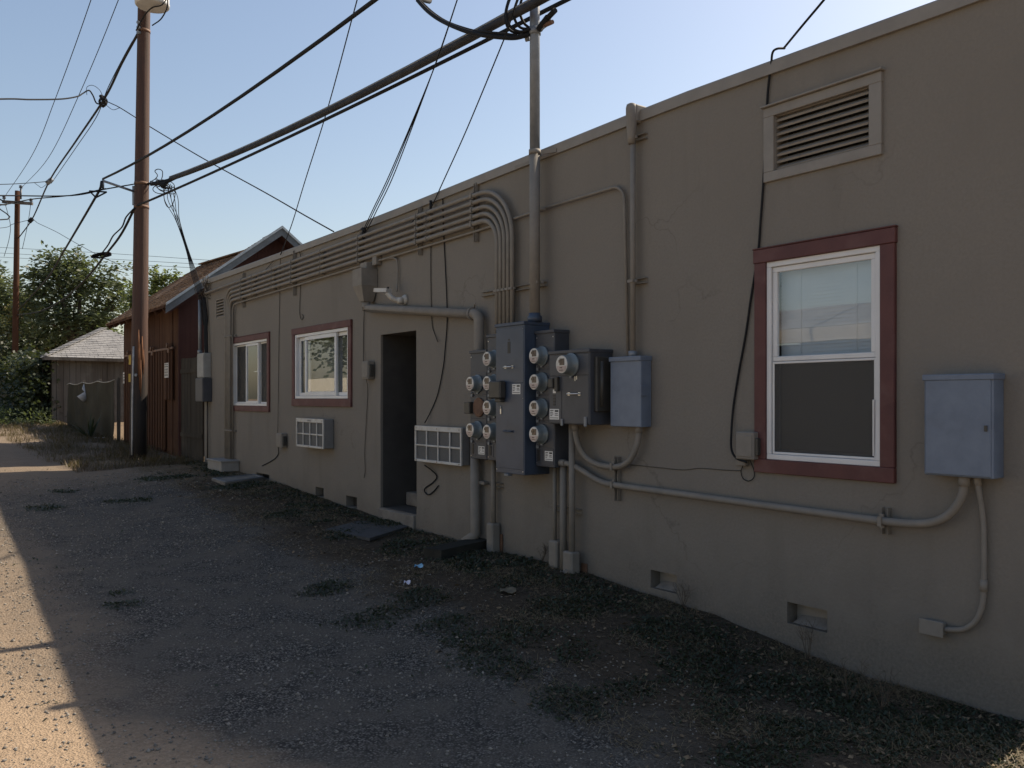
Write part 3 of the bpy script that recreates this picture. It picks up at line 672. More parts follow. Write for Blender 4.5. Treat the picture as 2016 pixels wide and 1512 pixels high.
def sticker(par, x, y, z, w_, h_):
    q = MB(); q.box((x-.0012, y-w_/2, z-h_/2), (x, y+w_/2, z+h_/2)); s = part(q, 'sticker', M['sticker'], par); q = MB()
    for a, b, c, d_ in ((.07,.42,.80,.88),(.07,.36,.64,.71),(.07,.40,.48,.55),(.07,.30,.32,.39),(.56,.93,.72,.90),(.56,.88,.54,.60),(.56,.93,.38,.45),(.07,.93,.12,.18)):
        q.box((x-.0018, y+w_/2-w_*a, z-h_/2+h_*c), (x-.0012, y+w_/2-w_*b, z-h_/2+h_*d_))
    part(q, 'printing', M['ink'], s)
def handle(par, x, y, z, w_, mat='chrome'):
    q = MB(); q.tube(fillet([(x,y-w_/2,z),(x-.028,y-w_/2,z),(x-.028,y+w_/2,z),(x,y+w_/2,z)], .012, 4), .0065, 8)
    q.box((x-.004,y-w_/2-.012,z-.012),(x,y-w_/2+.012,z+.012)); q.box((x-.004,y+w_/2-.012,z-.012),(x,y+w_/2+.012,z+.012)); part(q, 'handle', M[mat], par)
def enclosure(name, label, y0, y1, z0, z1, off, mat, lip=.022, group=None, cat='electric cabinet', screws=True):
    t = thing(name, label, cat, (D - off/2, (y0+y1)/2, z0), group)
    part(MB().box((D-off, y0, z0), (D-.002, y1, z1-lip), .005), 'cabinet', M[mat], t)
    part(MB().box((D-off-.012, y0-.006, z1-lip-.006), (D-.001, y1+.006, z1), .004), 'rain_lid', M[mat], t)
    if screws:
        q = MB()
        for yy in (y0+.018, y1-.018):
            for zz in (z0+.03, (z0+z1)/2, z1-.06): q.lathe((D-off-.001, yy, zz), (-1,0,0), [(0,.006),(.003,.005)], 8)
        part(q, 'screws', M['chrome'], t)
    return t
def stack(label, y0, y1, z0, z1, off, zs_, blank=None, my_=None):
    t = enclosure('meter_stack', label, y0, y1, z0, z1, off, 'darkcab', group=G_MET, cat='meter stack')
    yc = (y0+y1)/2 if my_ is None else my_
    for z in zs_:
        q = MB(); q.box((D-off-.004, y0+.006, z-.104), (D-off+.001, y1-.006, z+.104), .003); part(q, 'socket_cover', M['darkcab'], t)
        if blank is not None and abs(z-blank) < .01:
            q = MB(); q.lathe((D-off-.004, yc-.02, z), (-1,0,0), [(0,.09),(.012,.09),(.016,.083)], 26); c = part(q, 'blank_cover', M['rust'], t, 'rusty brown round blank where a meter is missing')
            q = MB(); q.lathe((D-off-.0205, yc-.02, z), (-1,0,0), [(0,.074),(.002,.072)], 26); part(q, 'cover_plate', M['rust'], c)
            q = MB(); q.box((D-off-.05, y1-.055, z-.06), (D-off-.004, y1+.035, z+.05), .006); part(q, 'breaker_cover', M['olive'], t)
        else:
            meter(t, yc, z, off+.004)
            q = MB(); q.tube(fillet([(D-off-.012,y1-.05,z-.098),(D-off-.012,y1-.05,z-.078),(D-off-.012,y1-.03,z-.078),(D-off-.012,y1-.03,z-.098)], .008, 3), .003, 6); q.box((D-off-.018, y1-.055, z-.122), (D-off-.004, y1-.025, z-.096), .002); part(q, 'padlock', M['gal'], t)
    zb = min(zs_) - .112
    q = MB(); q.box((D-off-.005, y0+.01, z0+.02), (D-off+.001, y0+(y1-y0)*.62, zb-.006), .002); q.box((D-off-.005, y0+(y1-y0)*.64, z0+.03), (D-off+.001, y1-.012, zb-.01), .002); part(q, 'breaker_panel', M['darkcab'], t)
    q = MB(); q.box((D-off-.010, y1-.07, z0+.045), (D-off-.005, y1-.035, zb-.02)); part(q, 'breaker_switch', M['black'], t)
    return t
MZ = [.357, .139, -.079, -.296]
s1 = stack('short meter stack at the left with two meters and a rusty blank cover', 6.395, 6.668, -.558, .449, .17, [.139, -.079, -.288], blank=-.079)
sticker(s1, D-.1755, 6.475, -.475, .10, .075)
s2 = stack('tall meter stack between the short stack and the big cabinet, four meters', 6.11, 6.390, -.558, .582, .168, MZ, my_=6.262)
s3 = stack('tall meter stack right of the big cabinet with four meters', 5.432, 5.685, -.569, .573, .16, MZ, my_=5.585)
sticker(s3, D-.1655, 5.50, -.475, .105, .08)
mc = enclosure('main_cabinet', 'tall deep blue grey main cabinet in the middle of the meters', 5.692, 6.108, -.645, .652, .274, 'cabinet', cat='electric cabinet')
xf = D-.274
q = MB(); q.box((xf-.004, 5.70, -.60), (xf+.001, 6.10, .13), .003); q.box((xf-.004, 5.70, .136), (xf+.001, 6.10, .61), .003); part(q, 'front_panel', M['cabinet'], mc)
handle(mc, xf-.004, 5.905, .272, .105); handle(mc, xf-.004, 5.905, -.28, .105, 'cabinet')
sticker(mc, xf-.0045, 5.80, .082, .115, .085)
q = MB(); q.box((xf-.0055, 5.885, .39), (xf-.004, 5.925, .49)); q.box((xf-.0055, 5.893, .50), (xf-.004, 5.917, .515)); part(q, 'nameplate', M['black'], mc)
q = MB(); q.box((xf-.075, 5.945, .0), (xf-.004, 6.118, .155), .012); q.box((xf-.055, 5.965, -.03), (xf-.004, 6.05, .0), .006); part(q, 'switch_housing', M['olive'], mc)
q = MB(); q.box((xf-.014, 6.012, -.135), (xf-.004, 6.027, -.085), .003); q.tube([(xf-.010,6.02,-.085),(xf-.010,6.02,-.06)], .004, 6); part(q, 'seal_tag', M['chrome'], mc)
q = MB(); q.box((xf-.02, 5.90, -.665), (xf+.03, 5.96, -.645), .003); part(q, 'latch', M['gal'], mc)
mdc = enclosure('meter_disconnect', 'square charcoal disconnect box with one large meter and a silver handle', 4.906, 5.402, -.203, .386, .24, 'darkcab', cat='disconnect box')
xf = D-.24
q = MB(); q.box((xf-.005, 4.915, -.195), (xf+.001, 5.235, .178), .003); part(q, 'door', M['darkcab'], mdc)
q = MB(); q.box((xf-.005, 4.915, .184), (xf+.001, 5.394, .352), .003); q.box((xf-.005, 5.242, -.195), (xf+.001, 5.394, .178), .003); part(q, 'front_panel', M['darkcab'], mdc)
meter(mdc, 5.115, .268, .245, r=.086, h=.095)
handle(mdc, xf-.005, 5.085, .038, .125); sticker(mdc, xf-.0055, 5.33, -.125, .12, .085)
q = MB(); q.box((xf-.05, 5.305, .085), (xf-.005, 5.36, .165), .006); q.box((xf-.035, 5.262, .06), (xf-.005, 5.30, .175), .005); part(q, 'switch_housing', M['olive'], mdc)
q = MB(); 
for i in range(4): q.box((xf-.0065, 5.315, -.055+.024*i), (xf-.005, 5.345, -.038+.024*i))
part(q, 'breaker_switch', M['black'], mdc)
q = MB(); q.box((xf-.0062, 5.312, .045), (xf-.005, 5.348, .075)); part(q, 'sticker', M['sticker'], mdc)
part(MB().box((xf-.018, 4.93, -.215), (xf-.005, 4.96, -.14), .003), 'latch', M['gal'], mdc); part(MB().box((xf-.018, 5.215, -.215), (xf-.005, 5.24, -.16), .003), 'latch', M['gal'], mdc)
q = MB(); q.box((D-.20, 4.872, -.10), (D-.03, 4.9045, .325), .006); q.tube([(D-.15,4.868,-.06),(D-.15,4.868,.29)], .018, 10); part(q, 'side_pocket', M['olive'], mdc)
q = MB(); q.box((xf-.008, 5.05, .150), (xf-.005, 5.056, .178)); q.box((xf-.008, 5.07, .140), (xf-.005, 5.076, .175)); part(q, 'seal_tag', M['chrome'], mdc)
jb = enclosure('junction_box', 'plain pale blue box right of the single meter, pipe through its top', 4.486, 4.815, -.211, .318, .113, 'ltcabinet', lip=.03, screws=False, cat='junction box', group='pale blue boxes on the wall')
q = MB(); q.box((D-.12, 4.476, .02), (D-.05, 4.488, .10), .003); part(q, 'latch', M['ltcabinet'], jb)
je = enclosure('junction_box', 'large pale blue box standing alone right of the tall window', 2.006, 2.359, -.405, .128, .12, 'ltcabinet', lip=.026, screws=False, cat='junction box', group='pale blue boxes on the wall')
part(MB().box((D-.127, 2.016, -.397), (D-.119, 2.349, .098), .003), 'door', M['ltcabinet'], je)
q = MB(); q.box((D-.135, 2.03, -.165), (D-.127, 2.045, -.135), .002); part(q, 'latch', M['olive'], je)

# pipes under the meters
def coupling(par_pts, r): pass
def pipe(pts, r, label, base=None, joints=(), fit=(), group='pipes dropping from the meters into the ground'):
    mb = MB(); mb.tube(pts, r, 12)
    for p_, t_ in fit: mb.tube([Vector(p_)-Vector(t_)*.02, Vector(p_)+Vector(t_)*.02], r*1.45, 10)
    return solo(mb, 'conduit', M['paint'], label, 'conduit', group)
y = YW(971.5, .06); conduit([VW(y, -.55, .06), VW(y, -1.18, .06)], .024, 'pipe dropping to the ground from the left of the big cabinet', 'pipes dropping from the meters into the ground')
def boot(px, w_, z0, z1, off, label, back=True):
    yy = YW(px, off); mb = MB(); mb.box((D-off-.05, yy-w_/2, z0), (D-off+.045, yy+w_/2, z1), .012)
    t = solo(mb, 'pipe_guard', M['paint'], label, 'pipe guard', 'painted guards round the pipe feet')
    if back: part(MB().box((D-.02, yy-w_*.75, z0-.02), (D-.003, yy-w_*.2, z1-.10), .004), 'backing_board', M['rust'], t)
boot(971.5, .10, -1.46, -1.15, .06, 'painted guard at the foot of the pipe left of the big cabinet')
y = YW(1092, .05); conduit([VW(y, -.56, .05), VW(y, -1.22, .05)], .0175, 'thin pipe dropping from the right meter stack', 'pipes dropping from the meters into the ground')
y = YW(1109, .07); conduit([VW(y, -.56, .07), VW(y, -1.46, .07)], .030, 'thick pipe dropping from the right meter stack', 'pipes dropping from the meters into the ground')
boot(1096, .11, -1.5, -1.19, .05, 'broad painted guard under the right meter stack', False)
y = YW(1126, .10); conduit([VW(y, -.19, .10), VW(y, -1.3, .10)], .027, 'long pipe dropping from the single meter box to a guard', 'pipes dropping from the meters into the ground')
boot(1125, .12, -1.52, -1.24, .10, 'painted guard at the foot of the longest pipe')
for px, pz, lab in ((980, -.80, 'small channel bracket behind the pipe left of the big cabinet'), (1128, -.925, 'small channel bracket behind the three pipes under the right stack')):
    y0_, y1_ = (YW(px-13), YW(px+12)) if px < 1000 else (YW(1090), YW(1147)); strut(VW(y0_, pz, 0), VW(y1_, pz, 0), lab)
# U bend between single meter box and pale box
pts = [WP(1132,838,.15), WP(1136,868,.13), WP(1150,896,.09), WP(1176,914,.07), WP(1212,919,.065), WP(1236,910,.065), WP(1251,885,.065), WP(1257,860,.06), WP(1258.5,842,.06)]
conduit(spline(pts, 6), .0235, 'U shaped conduit hanging between the single meter box and the pale box', joints=(.02, .98))
# long sagging conduit to the far right box
pts = [WP(1104,911,.10), WP(1125,915,.085), WP(1150,929,.07), WP(1180,947,.065), WP(1218,956,.063), WP(1400,981,.062), WP(1600,1008,.062), WP(1742,1026.5,.062), WP(1800,1031,.062), WP(1838,1028,.062), WP(1868,1013,.062), WP(1890,985,.062), WP(1898,958,.062), WP(1899,943,.062)]
conduit(spline(pts, 8), .0235, 'long low conduit from the right meter stack to the box beside the tall window', joints=(.01, .985), n=12)
pts = [WP(1924,943,.05), WP(1927,965,.05), WP(1934,1010,.03), WP(1937,1060,.028), WP(1937,1140,.028), WP(1934,1190,.028), WP(1921,1222,.028), WP(1896,1239,.028), WP(1858,1239,.03)]
conduit(spline(pts, 7), .0145, 'thin conduit curving down from the right hand box to a small outlet', joints=(.01, .52))
oy0, oy1 = YW(1856, .05), YW(1813, .05); oz = ZW(1835, 1235, .04)
mb = MB(); mb.box((D-.055, oy0, oz-.035), (D-.002, oy1, oz+.035), .008)
ob = solo(mb, 'outlet_box', M['paint'], 'small outlet box low on the wall at the lower right', 'outlet'); part(MB().box((D-.062, oy0-.006, oz-.042), (D-.055, oy1+.006, oz+.042), .003), 'cover_plate', M['paint'], ob)
for px, a, b, lab in ((1216, 899, 986, 'channel bracket where the U bend and the long conduit meet'), (1744.5, 999, 1052, 'channel bracket holding the long conduit under the tall window')):
    y = YW(px, .02); strut(VW(y, ZW(px, b, .02), 0), VW(y, ZW(px, a, .02), 0), 'upright ' + lab, clamps=[(VW(y, ZW(px, (955 if px < 1300 else 1026.5), .06), .062), .0235)] + ([(VW(y, ZW(px, 919, .06), .064), .0235)] if px < 1300 else []))
# vent pipe up to the parapet from the pale box
y = YW(1246, .06)
conduit([VW(y, .31, .06), VW(y, 2.06, .06)], .021, 'tall straight pipe from the pale blue box to the roof edge', 'pipes dropping into the pale blue box', joints=())
mb = MB(); z = RT(y); mb.lathe(VW(y, z-.26, .075), (0,0,1), [(0,.026),(.06,.032),(.14,.040),(.20,.043),(.27,.043),(.295,.036),(.305,.018)], 14); mb.box((D-.07, y-.045, z-.10), (D+.06, y+.04, z+.035), .012)
solo(mb, 'pipe_elbow', M['paint'], 'rounded pipe fitting bent over the roof edge above the pale box', 'pipe fitting')
mb = MB(); mb.tube([VW(y, .315, .06), VW(y, .36, .06)], .034, 12); solo(mb, 'pipe_hub', M['gal'], 'bright hub where the straight pipe enters the pale box', 'pipe fitting')
for z, lab in ((1.965, 'short bracket on the straight pipe near the roof edge'), (.885, 'short bracket half way up the straight pipe')):
    strut(VW(y-.10, z, 0), VW(y+.07, z, 0), lab, clamps=[(VW(y, z, .06), .025)])

# ---------------- leader head, downspout
ly0, ly1 = 8.855, 9.085
lh = thing('leader_head', 'tapered metal leader head box collecting roof water above the doorway', 'leader head', VW((ly0+ly1)/2, 1.12, .1))
mb = MB(); yc = (ly0+ly1)/2
def sect(z, w0, w1, off0, off1): return [(D-off0,yc-w0,z),(D-off0,yc+w0,z),(D-off1,yc+w1,z),(D-off1,yc-w1,z)]
A = sect(1.50,.115,.115,.006,.21); B = sect(1.305,.115,.115,.006,.21); Cc = sect(1.125,.055,.055,.03,.15)
mb.add(A+B+Cc, [(0,1,2,3),(0,1,5,4),(1,2,6,5),(2,3,7,6),(3,0,4,7),(4,5,9,8),(5,6,10,9),(6,7,11,10),(7,4,8,11),(8,9,10,11)])
part(mb, 'hopper', M['paint'], lh)
part(MB().box((D-.13, yc-.08, 1.50), (D-.004, yc+.08, 1.58), .004), 'scupper_spout', M['paint'], lh)
mb = MB(); mb.tube([VW(yc, 1.13, .09), VW(yc, 1.02, .09)], .048, 16); mb.tube([VW(yc, 1.075, .09), VW(yc, 1.055, .09)], .054, 16); part(mb, 'outlet', M['paint'], lh)
dn = thing('downspout', 'thick round downspout running level over the doorway then down', 'downspout', VW(6.53, zg(4.4, 6.5), .08))
e0 = WP(727, 606, .08); e1 = WP(922, 619, .085)
yv = YW(944, .08)
mb = MB(); mb.tube(fillet([VW(yc, 1.03, .09), VW(yc, e0.z, .085), VW(yv+.12, e1.z, .085)], .07, 8), .046, 18); part(mb, 'level_pipe', M['paint'], dn)
mb = MB(); mb.tube(fillet([VW(yv+.14, e1.z, .085), VW(yv, e1.z-.005, .085), VW(yv, .46, .085), VW(yv, .43, .06), VW(YW(937,.06), .2, .06)], .085, 8), .050, 18); part(mb, 'elbow', M['paint'], dn)
mb = MB(); mb.tube([VW(yv+.10, e1.z, .085), VW(yv+.13, e1.z, .085)], .062, 18); mb.tube([VW(yv+.06, e1.z+.05, .1), VW(yv+.02, e1.z+.09, .12), VW(yv-.01, e1.z+.07, .13)], .006, 6); part(mb, 'hanger_ring', M['paint'], dn)
yd = YW(936, .07)
mb = MB(); mb.tube(fillet([VW(yd, -.50, .07), VW(yd, -1.30, .07), VW(yd+.06, -1.37, .16)], .05, 6), .048, 16); mb.box((D-.06, yd-.13, -.812), (D-.002, yd-.02, -.78), .004); part(mb, 'lower_pipe', M['paint'], dn)

# ---------------- flood lamp, its thin conduit and box
fx = .14; y = YW(776, fx); z = ZW(776, 585, fx)
fl = thing('flood_lamp', 'small white security lamp with a swivel arm beside the leader head', 'lamp', VW(y, z, .02))
mb = MB(); mb.lathe(VW(y-.01, z-.02, .0), (-1,0,0), [(0,.055),(.02,.055),(.035,.045),(.05,.03)], 18); part(mb, 'base', M['whitemetal'], fl)
mb = MB(); mb.tube(spline([VW(y, z-.02, .05), VW(y+.01, z-.03, .10), VW(y+.03, z+.0, .16), VW(y+.05, z+.05, .20)], 5), .028, 12); mb.lathe(VW(y-.005, z-.07, .07), (0,0,1), [(0,.02),(.01,.038),(.05,.045),(.07,.03)], 14); part(mb, 'arm', M['whitemetal'], fl)
mb = MB(); mb.obox(VW(y+.02, z+.07, .19), VW(y+.20, z+.085, .25), .09, .042); part(mb, 'lamp_head', M['whitemetal'], fl)
mb = MB(); mb.lathe(VW(y+.03, z+.09, .2), (0,0,1), [(0,.014),(.02,.012)], 10); part(mb, 'photocell', M['black'], fl)
bx0 = WP(740, 512, .05)
solo(MB().box((D-.075, bx0.y-.05, bx0.z-.06), (D-.002, bx0.y+.05, bx0.z+.06), .006), 'junction_box', M['paint'], 'small square box in the thin conduit beside the leader head', 'junction box')
conduit(spline([WP(748,513,.03), WP(768,508.5,.03), WP(778,509,.03), WP(782,516,.03), WP(783,540,.03), WP(781.5,574,.04)], 6), .0095, 'thin conduit from the small square box curving down to the lamp')

# ---------------- through-wall air conditioners
def aircon(y0, y1, z0, z1, off, label, logo):
    t = thing('air_conditioner', label, 'air conditioner', VW((y0+y1)/2, z0, off/2), 'air conditioners built through the wall')
    part(MB().box((D-off, y0, z0), (D-.004, y1, z1), .005), 'casing', M['acside'], t)
    part(MB().box((D-off-.004, y0+.02, z0+.02), (D-off+.001, y1-.02, z1-.05)), 'grille', M['grille'], t)
    f = MB(); x0, x1 = D-off-.022, D-off-.003
    f.ring(x0, x1, y0-.004, y1+.004, z0-.004, z1+.004, .022, .003, tb=.026, tt=.05)
    part(f, 'front_frame', M['whitemetal'], t)
    f = MB(); zm_ = z0 + .02 + (z1-z0-.07)/2
    f.box((x0+.003, y0+.018, zm_-.009), (x1-.002, y1-.018, zm_+.009), .003)
    for k in (.262, .515, .765):
        yy = y1 - (y1-y0)*k; f.box((x0+.001, yy-.008, z0+.022), (x1-.003, yy+.008, z1-.046), .003)
    part(f, 'bars', M['whitemetal'], t)
    f = MB()
    for yy in (y0+.03, (y0+y1)/2, y1-.03): f.lathe((x0-.001, yy, z0+.010), (-1,0,0), [(0,.007),(.003,.006)], 8); f.lathe((x0-.001, yy, z1-.02), (-1,0,0), [(0,.006),(.003,.005)], 8)
    part(f, 'screws', M['rust'], t)
    if logo: f = MB(); f.box((x0-.001, (y0+y1)/2-.06, z1-.032), (x0, (y0+y1)/2+.06, z1-.012)); part(f, 'name_badge', M['gal'], t)
    return t
aircon(6.93, 7.82, -.650, -.285, .085, 'dirty white air conditioner grille between the doorway and the meters', False)
aircon(10.05, 10.92, -.632, -.262, .13, 'white air conditioner grille under the wide window', True)

# ---------------- small phone and cable boxes with their wires
def netbox(px0, px1, py0, py1, off, label, mat='paint', round_=False):
    y1_, y0_ = YW(px0, off), YW(px1, off); pm_ = (px0+px1)/2; z1_, z0_ = ZW(pm_, py0, off), ZW(pm_, py1, off)
    mb = MB(); mb.box((D-off, y0_, z0_), (D-.002, y1_, z1_), .02 if round_ else .008)
    t = solo(mb, 'phone_box', M[mat], label, 'phone box', 'small phone and cable boxes')
    part(MB().box((D-off-.006, y0_+.01, z0_+.02), (D-off+.002, y1_-.01, z1_-.02), .003), 'cover', M[mat], t)
    part(MB().box((D-off*.8, y0_-.02, z0_+.03), (D-.02, y0_+.002, z1_-.04), .004), 'side_hinge', M['olive'], t)
    return t
netbox(712, 724, 711, 747, .09, 'small upright phone box left of the doorway'); netbox(543.5, 554, 853, 881, .09, 'small phone box between the two left windows'); netbox(1447, 1483, 850, 905, .075, 'square phone box at the lower left of the tall window')
a = WP(1452,910,.05); solo(MB().box((D-.05, YW(1468,.04), ZW(1460,917,.04)), (D-.003, YW(1449,.04), ZW(1460,905,.04)), .006), 'splice_block', M['paint'], 'tiny splice block under the square phone box', 'phone box', 'small phone and cable boxes')
def wire(pts, r, label, mat='wire', cat='wire', group='thin wires stapled or hanging on the wall', k=6):
    mb = MB(); mb.tube(spline(pts, k), r, 6); return solo(mb, 'wall_wire', M[mat], label, cat, group)
w_ = lambda *a: [WP(x, y, o[0] if o else .012) for x, y, *o in a]
wire(w_((718,596,.02),(716,640),(715.5,690),(716,712,.04)), .005, 'wire from the leader head down to the upright phone box')
wire(w_((721,746,.05),(724,770),(721,830),(718,890),(719,925),(716.5,941)), .004, 'loose wire trailing below the upright phone box')
wire(w_((552,496),(551,560),(549.5,650),(548,760),(547,853,.04)), .0045, 'long straight wire down to the phone box between the left windows')
wire(w_((548,880,.05),(548,893),(541,903),(528,911),(516,917)), .006, 'ragged wire trailing below the phone box between the left windows', 'cable')
wire(w_((592,556),(590.5,590),(590,615),(592,627),(595,629),(597,623),(594.5,619)), .005, 'short wire hanging from the conduits, curled into a hook')
wire(w_((848,485),(848,540),(849,600),(851,640),(856,658),(862,673,.03)), .005, 'loose cut wire hanging past the downspout')
wire(w_((871.5,388),(873,450),(877,530),(880,600),(880,640),(876,690),(873,720),(862,775),(847,812),(836,833,.05)), .006, 'black wire hanging down to the air conditioner near the doorway', 'cable')
wire(w_((836,916,.05),(850,926,.03),(860,938),(852,950),(838,960),(836,968),(844,974),(855,966),(863,956)), .007, 'loose black cord curling below the air conditioner', 'cable')
wire(w_((1545,95,-.05),(1530,96,.03),(1521,104,.04),(1518,130,.02),(1511,190),(1504,340),(1497,440),(1492,500),(1478,590),(1468,660),(1455,730),(1444,800),(1440,850,.03),(1440,884,.05),(1450,902,.06),(1470,910,.07)), .0075, 'dark cable from the roof edge down past the louvre to the square phone box', 'cable', k=8)
wire(w_((1476,905,.05),(1484,925),(1484,940),(1474,947),(1463,942),(1459,928),(1465,912,.03)), .003, 'thin wire looped under the square phone box', 'cable')
wire(w_((1232,914,.004),(1300,921,.003),(1345,925,.003),(1378,922,.003),(1420,925,.004),(1458,927,.004)), .003, 'thin painted wire running level to the square phone box', 'wire')
wire(w_((848,412,.03),(830,420,.02),(800,445,.03),(760,462,.07),(716,470,.06)), .004, 'slack wire sagging along the conduits from the lone drop wire', 'cable')
wire(w_((552,500,.03),(560,497,.02),(580,492,.02),(590,498,.02),(592,505,.05)), .0045, 'short wire between the far drop wire and the conduits', 'cable')
wire(w_((545,505,.02),(520,535,.03),(508,550,.08)), .004, 'stray wire slanting onto the conduits near the far window', 'cable')
# ------------------------------------------------------------------ utility poles and overhead cables
G_PH = 'phone and television cables along the alley'; G_PW = 'power lines overhead'; G_DROP = 'drop wires coming down to the building'
def pole(name, label, base, top, r0, r1, mat):
    t = thing(name, label, 'utility pole', base); n = 14
    pts = [base.lerp(top, i/n) + Vector((0,0,-.3 if i == 0 else 0)) for i in range(n+1)]
    rs = [r0 + (r1-r0)*i/n for i in range(n+1)]
    mb = MB(); mb.tube(pts, rs, 20); part(mb, 'pole_shaft', M[mat], t); return t
pb = P(272, 903, 15.62); ptp = P(283, 60, 15.62); ptop = pb + (ptp-pb)*1.34
up = pole('utility_pole', 'tall near wooden utility pole with a blackened base and a transformer', pb, ptop, .152, .095, 'pole')
def pol(py):                                     # pole axis and radius at photo height py
    f = (903-py)/(903-60); return pb + (ptp-pb)*f, .152 + (.095-.152)*f/1.34
def on_pole(px, py, lift=.004):                  # point on the camera side of the shaft
    c, r = pol(py); q = P(px, py, 15.62); s = (q-c).dot(Vector((C_,-S_,0))); s = max(-r*.97, min(r*.97, s))
    return c + Vector((C_,-S_,0))*s - Vector((S_,C_,0))*(math.sqrt(max(r*r-s*s, 0)) + lift)
mb = MB(); mb.tube([on_pole(269.6,683), on_pole(268.3,740), on_pole(267.4,790), on_pole(267,862), on_pole(266.5,895)], .017, 8); part(mb, 'ground_wire_moulding', pm('pale_plastic_moulding', (.42,.42,.42), (.3,.3,.3), 12, .6), up)
for (px, py, h) in ((260,709,.085),(259,744,.075)):
    c = on_pole(px, py, .006); mb = MB(); mb.obox(c+Vector((0,0,-h)), c+Vector((0,0,h)), .075, .006, up=(S_,C_,0)); part(mb, 'tag', pm('yellow_tag', (.45,.30,.04), (.36,.25,.04), 9, .5), up)
c = on_pole(275, 739); mb = MB(); mb.lathe(c, (-S_,-C_,0), [(0,.03),(.012,.03),(.02,.02)], 14); part(mb, 'bolt_cap', M['gal'], up)
mb = MB()
for i in range(9):
    px = 279.5 + (i%5)*1.8; a0 = 650 + 13*((i*7)%5); a1 = a0 + 50 + 14*((i*3)%4); mb.tube([on_pole(px, a0, .0), on_pole(px+.4, (a0+a1)/2, .015), on_pole(px+.2, a1, .02)], [.006,.016,.004], 5)
part(mb, 'splinters', pm('fresh_orange_wood', (.20,.085,.035), (.14,.06,.028), 20, .85), up, 'orange brown splintered strips')
# standoff bracket and cable clamps on the pole
b0 = on_pole(266, 378, .0); b1 = P(203, 356, 15.25)
mb = MB(); mb.tube([b0, b1], .022, 8); mb.tube([b1 + Vector((0,0,.03)), b1 + Vector((0,0,-.14))], .02, 8); mb.obox(b0+Vector((0,0,.1)), b0+Vector((0,0,-.25)), .06, .03, up=(S_,C_,0)); part(mb, 'standoff_bracket', M['gal'], up)
for py in (62, 362, 408):
    c, r = pol(py); mb = MB(); mb.tube([c+Vector((0,0,-.025)), c+Vector((0,0,.025))], r+.006, 18); part(mb, 'steel_band', M['rust'], up)
mb = MB(); q = pol(60)[0]
for k in (-1, 0, 1): mb.tube([q + Vector((-.07, -.06, .09*k)), q + Vector((-.13, -.09, .09*k))], .03, 8)
part(mb, 'spool_insulators', M['gal'], up)
# transformer
c, r = pol(0); tc = P(300, 0, 15.25)
tr = thing('transformer', 'grey cylindrical transformer hung near the top of the near pole', 'transformer', Vector((tc.x, tc.y, 7.02)))
mb = MB(); mb.lathe((tc.x, tc.y, 7.02), (0,0,1), [(0,.27),(.02,.29),(.06,.295),(.07,.285),(.85,.285),(.87,.30),(.91,.30),(.95,.22),(.97,.1)], 28); part(mb, 'tank', pm('pale_grey_tank', (.50,.52,.53), (.42,.44,.45), 5, .5), tr)
for a in (-.6, .5):
    mb = MB(); mb.lathe((tc.x+.16*math.cos(a*3), tc.y+.16*math.sin(a*3), 7.95), (0,0,1), [(0,.05),(.05,.07),(.09,.045),(.13,.07),(.17,.045),(.21,.06),(.25,.03)], 12); part(mb, 'bushing', M['rust'], tr)
for k in (-1, 1):
    mb = MB(); p = Vector((tc.x, tc.y, 7.35)) + Vector((C_,-S_,0))*k*.29; mb.tube([p, p + Vector((0,0,.12)), p + Vector((C_,-S_,0))*k*.05 + Vector((0,0,.2))], .025, 8); part(mb, 'lug', M['gal'], tr)
mb = MB(); pa = Vector((tc.x, tc.y, 7.5)); pb_ = pol(-10)[0]; mb.obox(pa, Vector((pb_.x, pb_.y, 7.5)), .12, .10); part(mb, 'hanger', M['gal'], tr)
def cable(pts, r, label, group, name='overhead_cable', cat='cable', mat='cable', k=8, n=6):
    mb = MB(); mb.tube(spline(pts, k), r, n); return solo(mb, name, M[mat], label, cat, group)
def on(a, b, k=3.0):                             # carry a wire straight on past b
    a, b = Vector(a), Vector(b); return [b, b + (b-a)*k]
def span(p1, p2, far_t, zback, k=26):            # hanging span seen from p1 through p2 and on behind the camera
    p1, p2 = Vector(p1), Vector(p2); dz = p2.z - p1.z
    c = (zback - far_t*dz) / (far_t*far_t - far_t); b = dz - c; out = []
    for i in range(k+1):
        t = far_t*i/k; q = p1.lerp(p2, t); out.append(Vector((q.x, q.y, p1.z + b*t + c*t*t)))
    return out
def raw(pts, r, label, group, name='overhead_cable', cat='cable', mat='cable', n=8):
    mb = MB(); mb.tube(pts, r, n); return solo(mb, name, M[mat], label, cat, group)
raw(span(P(203,352,15.0), P(738,0,6.8), 2.6, .03), .018, 'black cable running from the standoff bracket up over the alley, left of the fat bundle', G_PH)
B2 = span(P(335,353,15.3), P(1065,0,7.0), 2.6, .03)
raw(B2, .036, 'fat grey lashed bundle of cables crossing in front of the service mast', G_PH, mat='greycable')
raw([q + Vector((-.012,0,.042)) for q in B2], .011, 'thin steel strand lashed along the top of the fat grey bundle', G_PH, mat='gal')
raw(span(P(270,405,15.5), P(860,128,8.5), 2.4, .05), .019, 'black cable just under the fat bundle, clamped lowest on the near pole', G_PH)
cable([P(335,353,15.3), P(315,358,15.4), P(290,362,15.6)], .022, 'short thick cable end between the splice and the near pole', G_PH)
